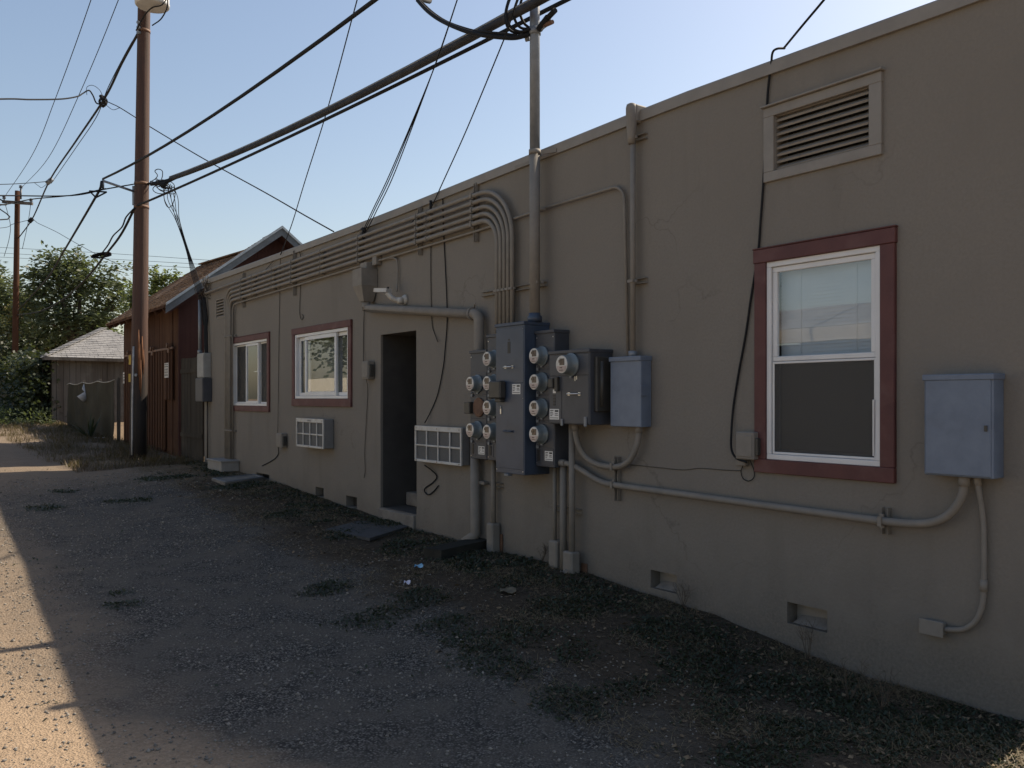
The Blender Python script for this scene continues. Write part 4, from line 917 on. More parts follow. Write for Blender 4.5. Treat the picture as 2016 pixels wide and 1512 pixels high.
# triangular cable spreader and the run on towards the far pole
mb = MB(); tri = [P(176,376,15.2), P(210,378,15.2), P(189,389,15.2)]
for i in range(3): mb.tube([tri[i], tri[(i+1)%3]], .014, 6)
mb.tube([P(203,356,15.25), P(196,374,15.2)], .02, 6)
solo(mb, 'cable_spreader', M['cable'], 'black triangular ring where the standoff cable turns down', 'cable hardware')
cable([P(200,357,15.25), P(197,372,15.2), P(186,392,15.6), P(158,440,17.2), P(120,504,21.5), P(95,545,26), P(60,585,33), P(34,612,40)], .021, 'black cable slanting down from the triangular ring towards the far pole', G_PH)
cable([P(265,410,15.5), P(238,462,16.4), P(205,505,17.8), P(165,553,20.5), P(120,592,25.5), P(75,614,32), P(34,620,40)], .022, 'black cable slanting down from the lowest clamp through the oblong coil', G_PH)
cable([P(262,412,15.5), P(248,428,15.8), P(240,447,16.1), P(223,464,16.6), P(213,482,17.1), P(201,498,17.6)], .014, 'knotted thin cable beside the slanting one, ending at the oblong coil', G_PH)
mb = MB(); c = P(201, 503, 17.7)
for i in range(4):
    rx, rz_ = .20-.012*i, .045-.007*i; mb.tube([c + Vector((C_,-S_,0))*rx*math.cos(a) + Vector((0,0,1))*(rz_*math.sin(a) + rx*math.cos(a)*.16) + Vector((S_,C_,0))*(.03*i-.04) for a in np.linspace(0, 2*math.pi, 21)], .017, 6)
solo(mb, 'cable_coil', M['cable'], 'flat oblong coil of spare black cable hanging on the slanting cable', 'cable coil')
# tangle at the pole and the drop bundle down to the building corner
mb = MB(); rr = random.Random(5)
for i in range(9):
    cx, cy, d0 = 302+rr.random()*26, 362+rr.random()*14, 15.3+rr.random()*.3; rx, ry = 6+rr.random()*9, 4+rr.random()*7
    mb.tube([P(cx+rx*math.cos(a)*1.2, cy+ry*math.sin(a+.4*i), d0+.05*math.sin(2*a)) for a in np.linspace(0, 2*math.pi, 17)], .0075, 5)
mb.tube(spline([P(296,358,15.5), P(306,352,15.4), P(310,345,15.4), P(305,337,15.4), P(311,333,15.4), P(319,336,15.4), P(320,345,15.4), P(318,353,15.4)], 5), .008, 5)
mb.tube([P(297,363,15.4), P(325,360,15.3), P(345,350,15.2)], .03, 8); mb.tube([P(318,366,15.3), P(328,361,15.3)], .045, 8)
solo(mb, 'cable_splice_tangle', M['cable'], 'tangle of black wire loops beside the near pole', 'cable hardware')
CORN = P(401, 588, 15.0)
for i in range(6):
    o = (i-2.5)*2.6; d0 = 15.25
    cable([P(326+i*3.2, 362+(i%3)*3, d0), P(336+o*1.3+ (6 if i%2 else -4), 392, d0), P(348+o*.7, 428, d0), P(359+o*.35, 462, d0), P(371+o*.4, 500, 15.2), P(384+o*.9, 545, 15.1), P(398+o*.8, 590, 15.0), P(403+o*.4, 640, 15.0)], .0058, ['leftmost','second','third','fourth','fifth','rightmost'][i] + ' strand of the wire bundle dropping to the building corner', 'strands dropping to the building corner', 'drop_wire', 'wire')
cable([P(322,372,15.3), P(324,395,15.3), P(331,408,15.3), P(340,402,15.3), P(345,380,15.3), P(343,365,15.3)], .007, 'loose loop hanging beside the tangle at the near pole', G_PH, 'drop_wire', 'wire')
mb = MB(); rr = random.Random(9)
for i in range(7): mb.tube(spline([P(399+rr.random()*7, 585, 15.0), P(402+rr.random()*6, 630, 14.95), P(403+rr.random()*7, 680, 14.9), P(406+rr.random()*5, 715, 14.87), P(404+rr.random()*6, 750, 14.9)], 5), .016, 6)
solo(mb, 'wire_bundle', M['cable'], 'dark bunch of wires running down the building corner into the boxes', 'wire bundle')
mb = MB(); rr = random.Random(12)
for i in range(26):
    p = [P(398+rr.random()*14, 590-rr.random()*35, 14.95)]
    for j in range(5): p.append(p[-1] + Vector((rr.uniform(-.05,.05), rr.uniform(-.1,.1), rr.uniform(-.08,.12))))
    mb.tube(p, .0045, 4)
solo(mb, 'dry_vine', M['bark'], 'bare dry vine twigs on the far building corner', 'vine')
# corner boxes
rp = WP(398, 640, .1)
mb = MB(); mb.tube([VW(15.42, 1.75, .1), VW(15.42, .80, .1)], .03, 10); mb.tube([VW(15.42, .8, .1), VW(15.42, .86, .1)], .042, 10); solo(mb, 'riser_pipe', M['gal'], 'grey riser pipe on the far corner above the pale box', 'conduit')
def cbox(y0, y1, z0, z1, off, mat, label):
    t = solo(MB().box((D-off, y0, z0), (D-.003, y1, z1), .006), 'corner_box', M[mat], label, 'utility box', 'utility boxes on the far corner')
    part(MB().box((D-off-.008, y0+.012, z0+.012), (D-off+.001, y1-.012, z1-.012), .003), 'cover', M[mat], t)
M['palebox'] = pm('dull_pale_grey_box', (.30,.30,.29), (.24,.24,.23), 6, .6)
cbox(15.10, 15.47, .37, .80, .13, 'palebox', 'pale grey utility box on the far corner below the riser pipe')
cbox(15.05, 15.47, -.05, .362, .16, 'darkcab', 'dark utility box under the pale one on the far corner')
mb = MB(); mb.tube([VW(15.18, -.05, .04), VW(15.18, -1.08, .04)], .014, 8); solo(mb, 'conduit', M['wire'], 'thin pipe from the dark corner box down to the ground', 'conduit')
# power: secondary from pole to pole with service splices
cable([P(275,60,15.5), P(240,124,17), P(205,195,19.0), P(150,277,23.2), P(98,355,29), P(64,430,35.5), P(37,468,40)], .024, 'thick black power line from the near pole top to the far pole', G_PW)
cable([P(276,66,15.5), P(258,86,16.2), P(213,172,18.6), P(190,230,20), P(150,290,23.5), P(101,361,28.6)], .009, 'thin black power wire hugging the thick one below the near pole top', G_PW)
for (pts, lab) in (([P(268,60,15.5), P(285,30,15.3), P(300,15,15.2), P(318,10,15.0), P(330,-5,15.1)], 'jumper cable from the power line up to the transformer front'), ([P(300,50,15.4), P(318,36,15.2), P(330,10,15.1), P(326,-20,15.2)], 'jumper cable looping past the right of the transformer')):
    cable(pts, .012, lab, G_PW)
cable([Vector((-9,15,4.6)), P(-220,204,14), P(0,195,16.4), P(60,196,17.2), P(120,195,18), P(152,190,18.5), P(163,184,18.7), P(175,178,18.8), P(183,188,18.9), P(190,203,19), P(203,205,19)], .016, 'twisted service cable leaving the frame left from the upper splice', G_PW)
cable([P(203,190,19), P(195,176,19), P(182,168,18.9), P(171,172,18.8), P(171,187,18.8)], .006, 'thin looped wire over the upper splice', G_PW)
mb = MB(); rr = random.Random(3)
for i in range(6):
    mb.tube([P(203+ (5+2*i%5)*math.cos(a), 200+(7+i)*math.sin(a), 19+.03*i) for a in np.linspace(0, 2*math.pi, 13)], .007, 5)
mb.tube([P(198,188,19), P(208,206,19)], .04, 7)
solo(mb, 'splice_loops', M['cable'], 'loops of wire round the upper splice on the thick power line', 'cable hardware')
cable([P(206,198,19), P(222,205,18.7), P(236,212,18.4), P(268,232,17.8), P(296,250,17.2), P(400,312,15.8), P(520,378,14.2), P(600,424,13.2), P(657,456,12.4)], .011, 'long service wire passing behind the near pole to the building roof', G_PW, k=6)
cable([P(208,206,19), P(222,216,18.7), P(236,212,18.4)], .006, 'slack second wire under the start of the long service wire', G_PW)
cable([Vector((-12,27,5.6)), P(-200,366,24), P(0,363,27.5), P(60,360,28.4), P(97,357,29)], .012, 'service wire leaving the frame left from the middle splice', G_PW)
cable([P(68,360,28.6), P(76,366,28.8), P(83,369,28.9), P(97,358,29)], .008, 'slack loop below the middle splice', G_PW)
mb = MB(); mb.tube([P(92,361,29), P(103,352,29)], .08, 7); solo(mb, 'splice_clamp', M['gal'], 'pale clamp of the middle splice on the thick power line', 'cable hardware')
cable([Vector((-14,36,5.6)), P(-150,455,31), P(0,449,35), P(26,441,35.6), P(62,433,35.5), P(76,440,35), P(110,456,33.5), P(138,472,32.5), P(189,500,30.5), P(260,532,28.5), P(330,560,27)], .011, 'service wire crossing behind the far pole and sinking to the right', G_PW)
mb = MB(); mb.tube([P(57,437,35.5), P(64,430,35.5)], .09, 7); solo(mb, 'splice_clamp', M['cable'], 'dark clamp of the lowest splice near the far pole', 'cable hardware')
p0, p1 = P(179,0,20.3), P(108,197,25.5)
cable([p0*5-p1*4+Vector((0,0,2.4)), p0*2-p1+Vector((0,0,.4)), p0, p1, P(63.5,305,30.4), P(8,389,40)], .010, 'left one of the two thin high lines rising to the frame top', G_PW)
p0, p1 = P(233,0,21.1), P(155.5,187,26)
cable([p0*5-p1*4+Vector((0,0,2.4)), p0*2-p1+Vector((0,0,.4)), p0, p1, P(95,311,32), P(41,371,40)], .010, 'right one of the two thin high lines rising to the frame top', G_PW)
cable([Vector((-10,14.2,3.3)), P(-150,385,12.5), P(0,385,14), P(140,385,14.9), P(209,372,15.3), P(267,362,15.55)], .012, 'level cable from the near pole leaving the frame left', G_PH)
cable([Vector((-10,14.0,3.0)), P(-150,420,12.5), P(0,404,14), P(64,392,14.5), P(140,384.5,14.9), P(209,371,15.25)], .010, 'second cable under the level one, sinking to the left', G_PH)
for i, (ya, yb_) in enumerate(((502, 517), (513, 525), (521, 533))):
    cable([P(-20, ya-16, 70), P(200, ya-4, 66), P(480, yb_, 60)], .014, ['highest','middle','lowest'][i] + ' of three distant wires just above the tree line', 'distant wires above the trees')
# far pole
fb = P(28, 806, 40); ft = P(34.5, 376, 40)
fp = pole('utility_pole', 'smaller far utility pole with a crossarm beyond the trees', Vector((fb.x, fb.y, zg(0, fb.y))), ft, .15, .11, 'barnwood')
mb = MB(); mb.obox(P(5,397,39.8), P(64,401,39.8), .11, .13); part(mb, 'crossarm', M['greyboard'], fp)
for px, py in ((8,391),(61,396),(41,370)):
    mb = MB(); q = P(px, py, 39.8); mb.lathe(q+Vector((0,0,-.1)), (0,0,1), [(0,.03),(.08,.03),(.1,.09),(.14,.05),(.18,.09),(.23,.03)], 10); part(mb, 'insulator', M['darkcab'], fp)
mb = MB(); mb.tube([P(41,372,39.8), P(41,392,39.8)], .04, 6); part(mb, 'top_pin', M['darkcab'], fp)
for pts, lab in (([P(61,398,39.8), P(55,440,40), P(44,490,40)], 'right'), ([P(8,394,39.8), P(20,440,40), P(18,470,40), P(8,505,40)], 'left')):
    cable(pts, .012, 'slack jumper wire hanging from the %s end of the far crossarm' % lab, G_PW)
# drops to the wall
for i, o in enumerate((-3, 0, 4)):
    cable([WP(716+o, 458, .07), P(738+o*1.2, 412, 9.4), P(773+o*1.2, 338, 8.9), P(850, 146, 7.8), P(900, 0, 7.0), ] + on(P(900,0,7.0), P(960,-190,6.2)), .0055, ['left','middle','right'][i] + ' wire of the three drop wires landing above the leader head', G_DROP, 'drop_wire', 'wire')
mb = MB(); q = WP(716,458,.06); mb.tube([q+Vector((0,0,-.08)), q+Vector((0,0,.06))], .02, 8); mb.tube([q+Vector((0,-.04,.02)), q+Vector((0,.05,.05))], .018, 6); solo(mb, 'wire_hook', M['cable'], 'wall hook holding the three drop wires', 'cable hardware')
cable([WP(552,502,.05), P(575,440,12.0), P(600,358,11.4), P(645,214,10.3), P(690,48,9.0), P(703,0,8.6), ] + on(P(703,0,8.6), P(745,-160,7.6)), .0065, 'single drop wire landing over the gap between the left windows', G_DROP, 'drop_wire', 'wire')
cable([WP(848,411,.05), P(875,352,8.6), P(920,252,8.1), P(988,88,7.3), P(1003,48,7.1), ] + on(P(1003,48,7.1), P(1035,-60,6.6)), .0065, 'lone drop wire landing above the doorway, right of the three', G_DROP, 'drop_wire', 'wire')
mb = MB(); q = WP(848,408,.05); mb.tube([q+Vector((0,0,-.05)), q+Vector((0,0,.07))], .014, 8); solo(mb, 'wire_hook', M['cable'], 'wall hook holding the lone drop wire', 'cable hardware')
cable([WP(1543,95,-.03), P(1580,50,5.1), P(1622,0,4.9), ] + on(P(1622,0,4.9), P(1700,-95,4.5)), .0075, 'drop wire rising from the roof edge above the louvre', G_DROP, 'drop_wire', 'wire')
mo = lambda px, py, d=7.26: P(px, py, d)
cable([Vector((-8,11,9)), Vector((0,9.5,7.5)), P(770,-70,9.2), P(822,0,8.5), P(858,34,8.1), P(905,57,7.7), P(945,68,7.5), P(985,73,7.35), P(1015,74,7.28), P(1042,67,7.26)], .021, 'thick service cable sagging in to the mast below the drip loops', G_DROP)
cable([Vector((-8,11.04,9.02)), Vector((0,9.53,7.53)), P(772,-72,9.25), P(826,-1,8.5), P(870,37,8.05), P(920,57,7.65), P(955,63,7.45), P(990,66,7.33), P(1018,70,7.27)], .011, 'thinner service conductor twisted along the thick one', G_DROP)
for i, pts in enumerate(([(1044,58),(1022,62),(1003,50),(997,28),(1001,6),(1012,-16),(1036,-45)], [(1044,57),(1026,55),(1015,42),(1012,24),(1018,2),(1030,-25),(1042,-45)], [(1044,56),(1032,46),(1024,28),(1024,12),(1030,-10),(1044,-45)], [(1044,60),(1018,65),(1001,56),(995,34),(999,8),(1010,-18),(1034,-50)])):
    cable([mo(x, y, 7.24+.02*i) for x, y in pts], .0115, ['widest','middle','tightest','lowest'][i] + ' black drip loop beside the mast top', 'drip loops beside the mast')
# ------------------------------------------------------------------ brown barn beyond the stucco building
M['bargegrey'] = pm('grey_blue_old_paint', (.13,.15,.165), (.09,.10,.11), 6, .8)
gY, fY, eX, rX, eZ, rZ_ = 16.6, 22.0, 4.25, 6.456, 1.77, 3.47
bx, by0, by1 = 4.55, 17.0, 21.6
sl = (rZ_-eZ)/(rX-eX); hw = rX - eX
barn = thing('barn', 'red brown wooden barn with a shingled gable roof and sliding door', 'barn', Vector((rX, 19.3, -1.05)))
mb = MB(); rnd = random.Random(2)
y = by0
while y < by1:                                   # alley wall of vertical boards, each with its own set-back
    y2 = min(y + .2, by1); zt_ = eZ + sl*(bx-eX) - .05
    mb.box((bx + rnd.uniform(0, .012), y+.003, -1.4), (bx+.04, y2-.003, zt_)); y = y2
mb.box((bx+.03, by0, -1.4), (bx+.05, by1, eZ)); mb.box((bx, by1-.02, -1.4), (2*rX-bx, by1+.02, eZ-.02)); mb.box((2*rX-bx-.04, by0, -1.4), (2*rX-bx, by1, eZ))
part(mb, 'side_wall', M['barnwood'], barn)
mb = MB(); x = bx
while x < 2*rX-bx-.01:
    x2 = min(x+.22, 2*rX-bx); tz = lambda q: rZ_ - sl*abs(q-rX) - .06
    o = rnd.uniform(0,.012); mb.prism([(x+.002,by0-.03+o,-1.4),(x2-.002,by0-.03+o,-1.4),(x2-.002,by0-.03+o,tz(x2)),(x+.002,by0-.03+o,tz(x))], (0,.03,0)); x = x2
part(mb, 'gable_wall', M['barndark'], barn)
zrid = lambda y: float(np.interp(y, [gY, gY+.5, gY+1.3, fY], [3.44, 3.42, 3.22, 3.38]))       # the old ridge sags behind the gable
mb = MB()
for sgn in (-1, 1):
    st = [gY, gY+.5, gY+1.3, gY+3, fY]
    for ya, yb in zip(st[:-1], st[1:]):
        T = [(rX+sgn*hw, ya, eZ),(rX, ya, zrid(ya)),(rX, yb, zrid(yb)),(rX+sgn*hw, yb, eZ)]; mb.add(T + [(a,b_,c-.05) for a,b_,c in T], [(0,1,2,3),(7,6,5,4),(0,4,5,1),(1,5,6,2),(2,6,7,3),(3,7,4,0)])
rf = part(mb, 'roof', M['shingle'], barn)
mb = MB(); rnd = random.Random(4); n = 17
for i in range(n):                               # uneven courses standing proud on the alley slope
    a = i/n; y = gY
    while y < fY:
        w_ = rnd.uniform(.09, .2); y2 = min(y+w_, fY); d0 = rnd.uniform(-.012, .012); th = rnd.uniform(.012, .028)
        x0 = eX - .02 + hw*a + d0; x1 = x0 + hw/n*1.15; k = (zrid(y)-eZ)/hw; z0 = eZ + k*(x0-eX); z1 = eZ + k*(x1-eX)
        if x1 < rX + .01: mb.prism([(x0,y+.004,z0+.004),(x1,y+.004,z1+.003),(x1,y+.004,z1+.008),(x0,y+.004,z0+th+.008)], (0, y2-y-.008, 0))
        y = y2
part(mb, 'shingle_courses', M['shingle'], rf)
mb = MB(); mb.obox((rX, gY+1.3, zrid(gY+1.3)+.02), (rX, fY, zrid(fY)+.02), .16, .03); part(mb, 'ridge_cap', M['shingle'], rf)
for sgn in (-1, 1):
    mb = MB(); a = Vector((rX+sgn*(hw+.03), gY-.015, eZ-.03)); b = Vector((rX, gY-.015, rZ_-.03))
    mb.prism([a, b, b+Vector((0,0,.05)), a+Vector((0,0,.05))], (0,-.04,0)); part(mb, 'barge_board', M['bluefascia'], barn)
    mb = MB(); up_ = Vector((0,0,.145)); a2, b2 = a - up_, b - up_; q_ = Vector((0,0,-.002))
    mb.prism([a2+Vector((0,.02,0)), b2+Vector((0,.02,0)), b+Vector((0,.02,0))+q_, a+Vector((0,.02,0))+q_], (0,-.03,0)); part(mb, 'barge_board', M['bargegrey'], barn, 'weathered grey lower barge board')
    a3, b3 = Vector((rX+sgn*hw*.98, gY+.01, eZ-.16)), Vector((rX, gY+.01, rZ_-.16)); mb = MB(); mb.prism([a3, b3, b3+Vector((0,0,.13)), a3+Vector((0,0,.13))], (0,.38,0)); part(mb, 'gable_soffit', M['barndark'], barn)
for i in range(9):
    yy = gY + .25 + i*(fY-gY-.5)/8; mb = MB(); mb.obox((eX-.01, yy, eZ-.10), (bx+.3, yy, eZ-.10+sl*(bx+.31-eX)), .05, .09); part(mb, 'rafter_tail', M['barnwood'], barn)
mb = MB(); mb.box((eX-.012, gY+.02, eZ-.055), (eX+.008, fY-.02, eZ-.01)); part(mb, 'eave_board', M['barnwood'], barn)
# ribbed sliding door hung on a rail
mb = MB(); mb.box((bx-.07, 17.15, .965), (bx-.04, 21.3, 1.01), .004); dr = part(mb, 'door_rail', M['rust'], barn)
mb = MB(); yy = 17.28; zb = -.15
while yy < 21.2:
    z0 = -.02 if yy < 17.75 else (-1.02)
    mb.box((bx-.045-.016*((int(yy*10))%2), yy+.003, z0 + rnd.uniform(-.02,.02)), (bx-.012, yy+.102, .955)); yy += .105
sd_ = part(mb, 'sliding_door', M['barnwood'], barn)
for yy in (17.35, 18.6, 20.7):
    mb = MB(); mb.box((bx-.085, yy, .90), (bx-.045, yy+.12, 1.08), .006); mb.lathe((bx-.09, yy+.06, 1.04), (-1,0,0), [(0,.05),(.02,.05),(.025,.03)], 12); part(mb, 'roller', M['rust'], sd_)
def sign(y0, y1, z0, z1, x, label, rows):
    t = solo(MB().box((x-.006, y0, z0), (x, y1, z1), .002), 'sign', pm('aged_white_sign', (.56,.53,.49), (.48,.45,.41), 12, .6), label, 'sign')
    mb = MB(); w_ = y1-y0; h = z1-z0
    for (a, b, c, d_) in rows: mb.box((x-.0075, y1-w_*a, z0+h*c), (x-.006, y1-w_*b, z0+h*d_))
    part(mb, 'lettering', M['ink'], t)
rows = [(.12,.28,.86,.94),(.36,.44,.84,.95),(.52,.88,.87,.93),(.10,.22,.70,.80),(.30,.42,.70,.80),(.50,.62,.72,.80),(.70,.90,.70,.78)]
for j, z in enumerate((.50,.31,.12)):
    for k in range(4): rows += [(.14+.2*k,.17+.2*k,z,z+.12),(.24+.2*k,.27+.2*k,z,z+.12),(.17+.2*k,.24+.2*k,z+.10,z+.12),(.17+.2*k,.24+.2*k,z,z+.02)]
sign(17.42, 17.72, ZW(338,747,.12)*1.105, ZW(338,720,.12)*1.105, bx-.064, 'small white sign on the ribbed barn door', rows)
sign(21.30, 21.58, .36, .62, bx-.02, 'small pinkish white sign at the far end of the barn wall', [(.1,.9,.75,.85),(.15,.8,.5,.6),(.1,.85,.25,.35)])
# plank gate closing the gap between the two buildings
gt = thing('plank_gate', 'grey brown plank gate closing the gap between barn and stucco building', 'gate', Vector((4.6, 16.2, -1.12)))
yy = 15.56; rnd = random.Random(8)
while yy < 16.9:
    mb = MB(); mb.box((4.585+rnd.uniform(0,.01), yy+.003, -1.25), (4.612, min(yy+.19,16.93)-.003, .765+rnd.uniform(-.015,.01))); part(mb, 'plank', M['plank'], gt); yy += .19
mb = MB(); mb.box((4.57, 15.56, .48), (4.585, 16.93, .56)); mb.box((4.57, 15.56, -.72), (4.585, 16.93, -.64)); part(mb, 'batten', M['plank'], gt)

# ------------------------------------------------------------------ grey roofed shed and the tarp fence
sY = 30.0; sE = 1.30; sX0, sX1 = 3.99, 8.25; cX, cY, cZ = 6.12, 32.13, 2.43
sh = thing('shed', 'grey boarded shed with a grey shingled hip roof at the alley bend', 'shed', Vector((cX, cY, -.75)))
mb = MB(); mb.add([(sX0,sY,sE),(sX1,sY,sE),(sX1,sY+4.26,sE),(sX0,sY+4.26,sE),(cX,cY,cZ)], [(0,1,4),(1,2,4),(2,3,4),(3,0,4),(3,2,1,0)]); rf = part(mb, 'roof', M['greyshingle'], sh)
mb = MB(); rnd = random.Random(6); n = 17
for i in range(n):                               # courses on the front slope
    a0, a1 = i/n, (i+1.12)/n
    if a1 > 1: break
    l0, r0_ = sX0+(cX-sX0)*a0, sX1+(cX-sX1)*a0; y0, z0 = sY+(cY-sY)*a0, sE+(cZ-sE)*a0; y1, z1 = sY+(cY-sY)*a1, sE+(cZ-sE)*a1; x = l0
    while x < r0_-.02:
        x2 = min(x+rnd.uniform(.16,.30), r0_); th = rnd.uniform(.008,.018)
        mb.prism([(x+.003,y0-.01,z0+.003),(x+.003,y1,z1+.003),(x+.003,y1,z1+.007),(x+.003,y0-.01,z0+th+.004)], (x2-x-.006,0,0)); x = x2
part(mb, 'shingle_courses', M['greyshingle'], rf)
mb = MB()
for i in range(18):
    a = i/18; p = Vector((sX0,sY,sE)).lerp(Vector((cX,cY,cZ)), a); q = Vector((sX0,sY,sE)).lerp(Vector((cX,cY,cZ)), (i+1.1)/18); mb.obox(p+Vector((0,0,.045)), q+Vector((0,0,.02)), .24, .018)
part(mb, 'hip_cap', M['greyshingle'], rf)
mb = MB(); mb.box((sX0, sY-.012, sE-.09), (sX1, sY+.01, sE-.004)); mb.box((sX0-.012, sY, sE-.09), (sX0+.01, sY+4.2, sE-.004)); part(mb, 'fascia', M['greyboard'], sh)
mb = MB(); x = 4.26; rnd = random.Random(14)
while x < 8.0:
    w_ = rnd.uniform(.13,.2); mb.box((x+.004, sY+.3+rnd.uniform(0,.03), -1.0+rnd.uniform(0,.05)), (min(x+w_,8.0)-.004, sY+.36, sE-.03)); x += w_
part(mb, 'wall', M['greyboard'], sh)
mb = MB(); mb.box((4.26, sY+.37, -1.0), (8.0, sY+4.0, sE-.05)); part(mb, 'inner_wall', M['plank'], sh)
tf = thing('tarp_fence', 'low fence hung with an olive tan tarp between the barn and the shed', 'fence', Vector((4.4, 24.7, -.98)))
ny, nzr = 60, 14; mb = MB(); vs = []
for i in range(ny+1):
    yy = 21.68 + (28.2-21.68)*i/ny; tz = .44 - .05*abs(math.sin((yy-21.68)*1.55)) + .03*mnoise.noise((yy, 0, 5)); bz = zg(4, yy) - .02
    for j in range(nzr+1):
        f = j/nzr; fold = .035*math.sin(yy*5.1 + f*1.5)*f + .05*mnoise.noise((yy*1.4, f*2, 1))
        vs.append((4.38 + fold - .02*f, yy, tz + (bz-tz)*f))
mb.add(vs, [(i*(nzr+1)+j, (i+1)*(nzr+1)+j, (i+1)*(nzr+1)+j+1, i*(nzr+1)+j+1) for i in range(ny) for j in range(nzr)], True)
part(mb, 'tarp', pm('olive_tan_tarp', (.052,.047,.034), (.036,.033,.024), 1.6, .75, bs=.2, bsc=9, c3=(.036,.033,.026), sc3=2.2, spec=.05), tf, fixn=False)
for yy in (21.75, 23.9, 26.1, 28.15):
    mb = MB(); mb.box((4.43, yy-.035, -1.2), (4.50, yy+.035, .50), .004); part(mb, 'post', M['greyboard'], tf)
mb = MB(); mb.tube([(4.36, 21.68+(6.5)*i/40, .45-.05*abs(math.sin(6.5*i/40*1.55))) for i in range(41)], .010, 6); part(mb, 'rope', pm('pale_rope', (.30,.30,.27), (.2,.2,.18), 20, .9), tf)
b0 = P(165, 756, 23.2); mb = MB()
pts = [P(168,755,23.1), P(166,765,23), P(170,772,23), P(164,782,23), P(167,790,23)]
mb.tube(pts, [.03,.06,.05,.16,.05], 9); solo(mb, 'hanging_bag', pm('pale_blue_plastic', (.35,.38,.42), (.2,.22,.27), 12, .5), 'pale crumpled plastic bag hanging from the tarp fence', 'bag')
def blades(base, n, L, spread, wid, mat, name, label, cat):
    vs = []; fs = []; rr = random.Random(21)
    for i in range(n):
        a = rr.uniform(0, 2*math.pi); el = rr.uniform(.5, 1.45); l = L*rr.uniform(.6, 1.1); d_ = Vector((math.cos(a)*math.cos(el), math.sin(a)*math.cos(el), math.sin(el))); s = d_.cross(Vector((0,0,1))).normalized()*wid
        o = len(vs); vs += [base - s*.6, base + s*.6, base + d_*l*.5 + s, base + d_*l*.5 - s, base + d_*l - Vector((0,0,l*.06))]; fs += [(o,o+1,o+2,o+3),(o+3,o+2,o+4)]
    mb = MB(); mb.add(vs, fs); return solo(mb, name, M[mat], label, cat, fixn=False)
yb_ = GP(208, 863); yb_.x = 4.05; yb_.z = zg(4, yb_.y); blades(yb_, 20, .7, .5, .03, 'weed', 'spiky_plant', 'dark spiky yucca growing in front of the tarp', 'plant')
fn = thing('board_fence', 'dark old board fence under the trees beyond the shed', 'fence', Vector((3.9, 38.5, -.72))); mb = MB(); yy = 35.2; rnd = random.Random(3)
while yy < 44: mb.box((4.0, yy+.01, -1.0), (4.03, yy+.15, .75+rnd.uniform(-.05,.05))); yy += .16
part(mb, 'boards', M['plank'], fn)
for yy in (35.3, 38, 41, 43.8): part(MB().box((4.032, yy, -1), (4.12, yy+.09, .7)), 'post', M['plank'], fn)

# ------------------------------------------------------------------ trees
def leaf_cloud(blobs, n_sprig, leaves, L, W, seed, droop=.35, gap=.55):
    """leaf quads on drooping sprigs spread over the outer part of each blob; returns verts, quads"""
    g = np.random.default_rng(seed); wts = np.array([b[3]*b[4]*b[5] for b in blobs])**.67; wts /= wts.sum()
    bi = g.choice(len(blobs), n_sprig, p=wts); B = np.array(blobs)[bi]
    dv = g.normal(size=(n_sprig, 3)); dv /= np.linalg.norm(dv, axis=1)[:,None]
    rad = g.uniform(gap, 1.08, n_sprig)**.8
    c = B[:, :3] + dv*rad[:,None]*B[:, 3:6]
    out = dv*np.array([1,1,.5]); out[:,2] += .25; out /= np.linalg.norm(out, axis=1)[:,None]
    t = np.linspace(-.5, .7, leaves)
    ax = np.repeat(out, leaves, 0); tt = np.tile(t, n_sprig)[:,None]; sp = L*3.4
    ctr = np.repeat(c, leaves, 0) + ax*tt*sp; ctr[:,2] -= droop*sp*(tt[:,0]+.5)**2
    ctr += g.normal(scale=L*.35, size=ctr.shape)
    d = np.cross(ax, [0,0,1.0]); d /= np.linalg.norm(d, axis=1)[:,None] + 1e-6
    side = np.where(np.arange(len(d)) % 2, 1, -1)[:,None]
    d = d*side + ax*.7 + g.normal(scale=.35, size=d.shape); d[:,2] -= droop; d /= np.linalg.norm(d, axis=1)[:,None]
    nn = g.normal(size=d.shape); w_ = np.cross(d, nn); w_ /= np.linalg.norm(w_, axis=1)[:,None]
    s = g.uniform(.7, 1.25, len(d))[:,None]
    p0 = ctr; p1 = ctr + d*L*.5*s + w_*W*.5*s; p2 = ctr + d*L*s; p3 = ctr + d*L*.5*s - w_*W*.5*s
    V = np.stack([p0,p1,p2,p3], 1).reshape(-1,3); return V, np.arange(len(V)).reshape(-1,4)
def blob(px, py, d, r, rz=None, dep=None):
    p = P(px, py, d); m_ = r*d/FPX; return (p.x, p.y, p.z, m_ if dep is None else m_, dep or m_, (rz or r)*d/FPX)
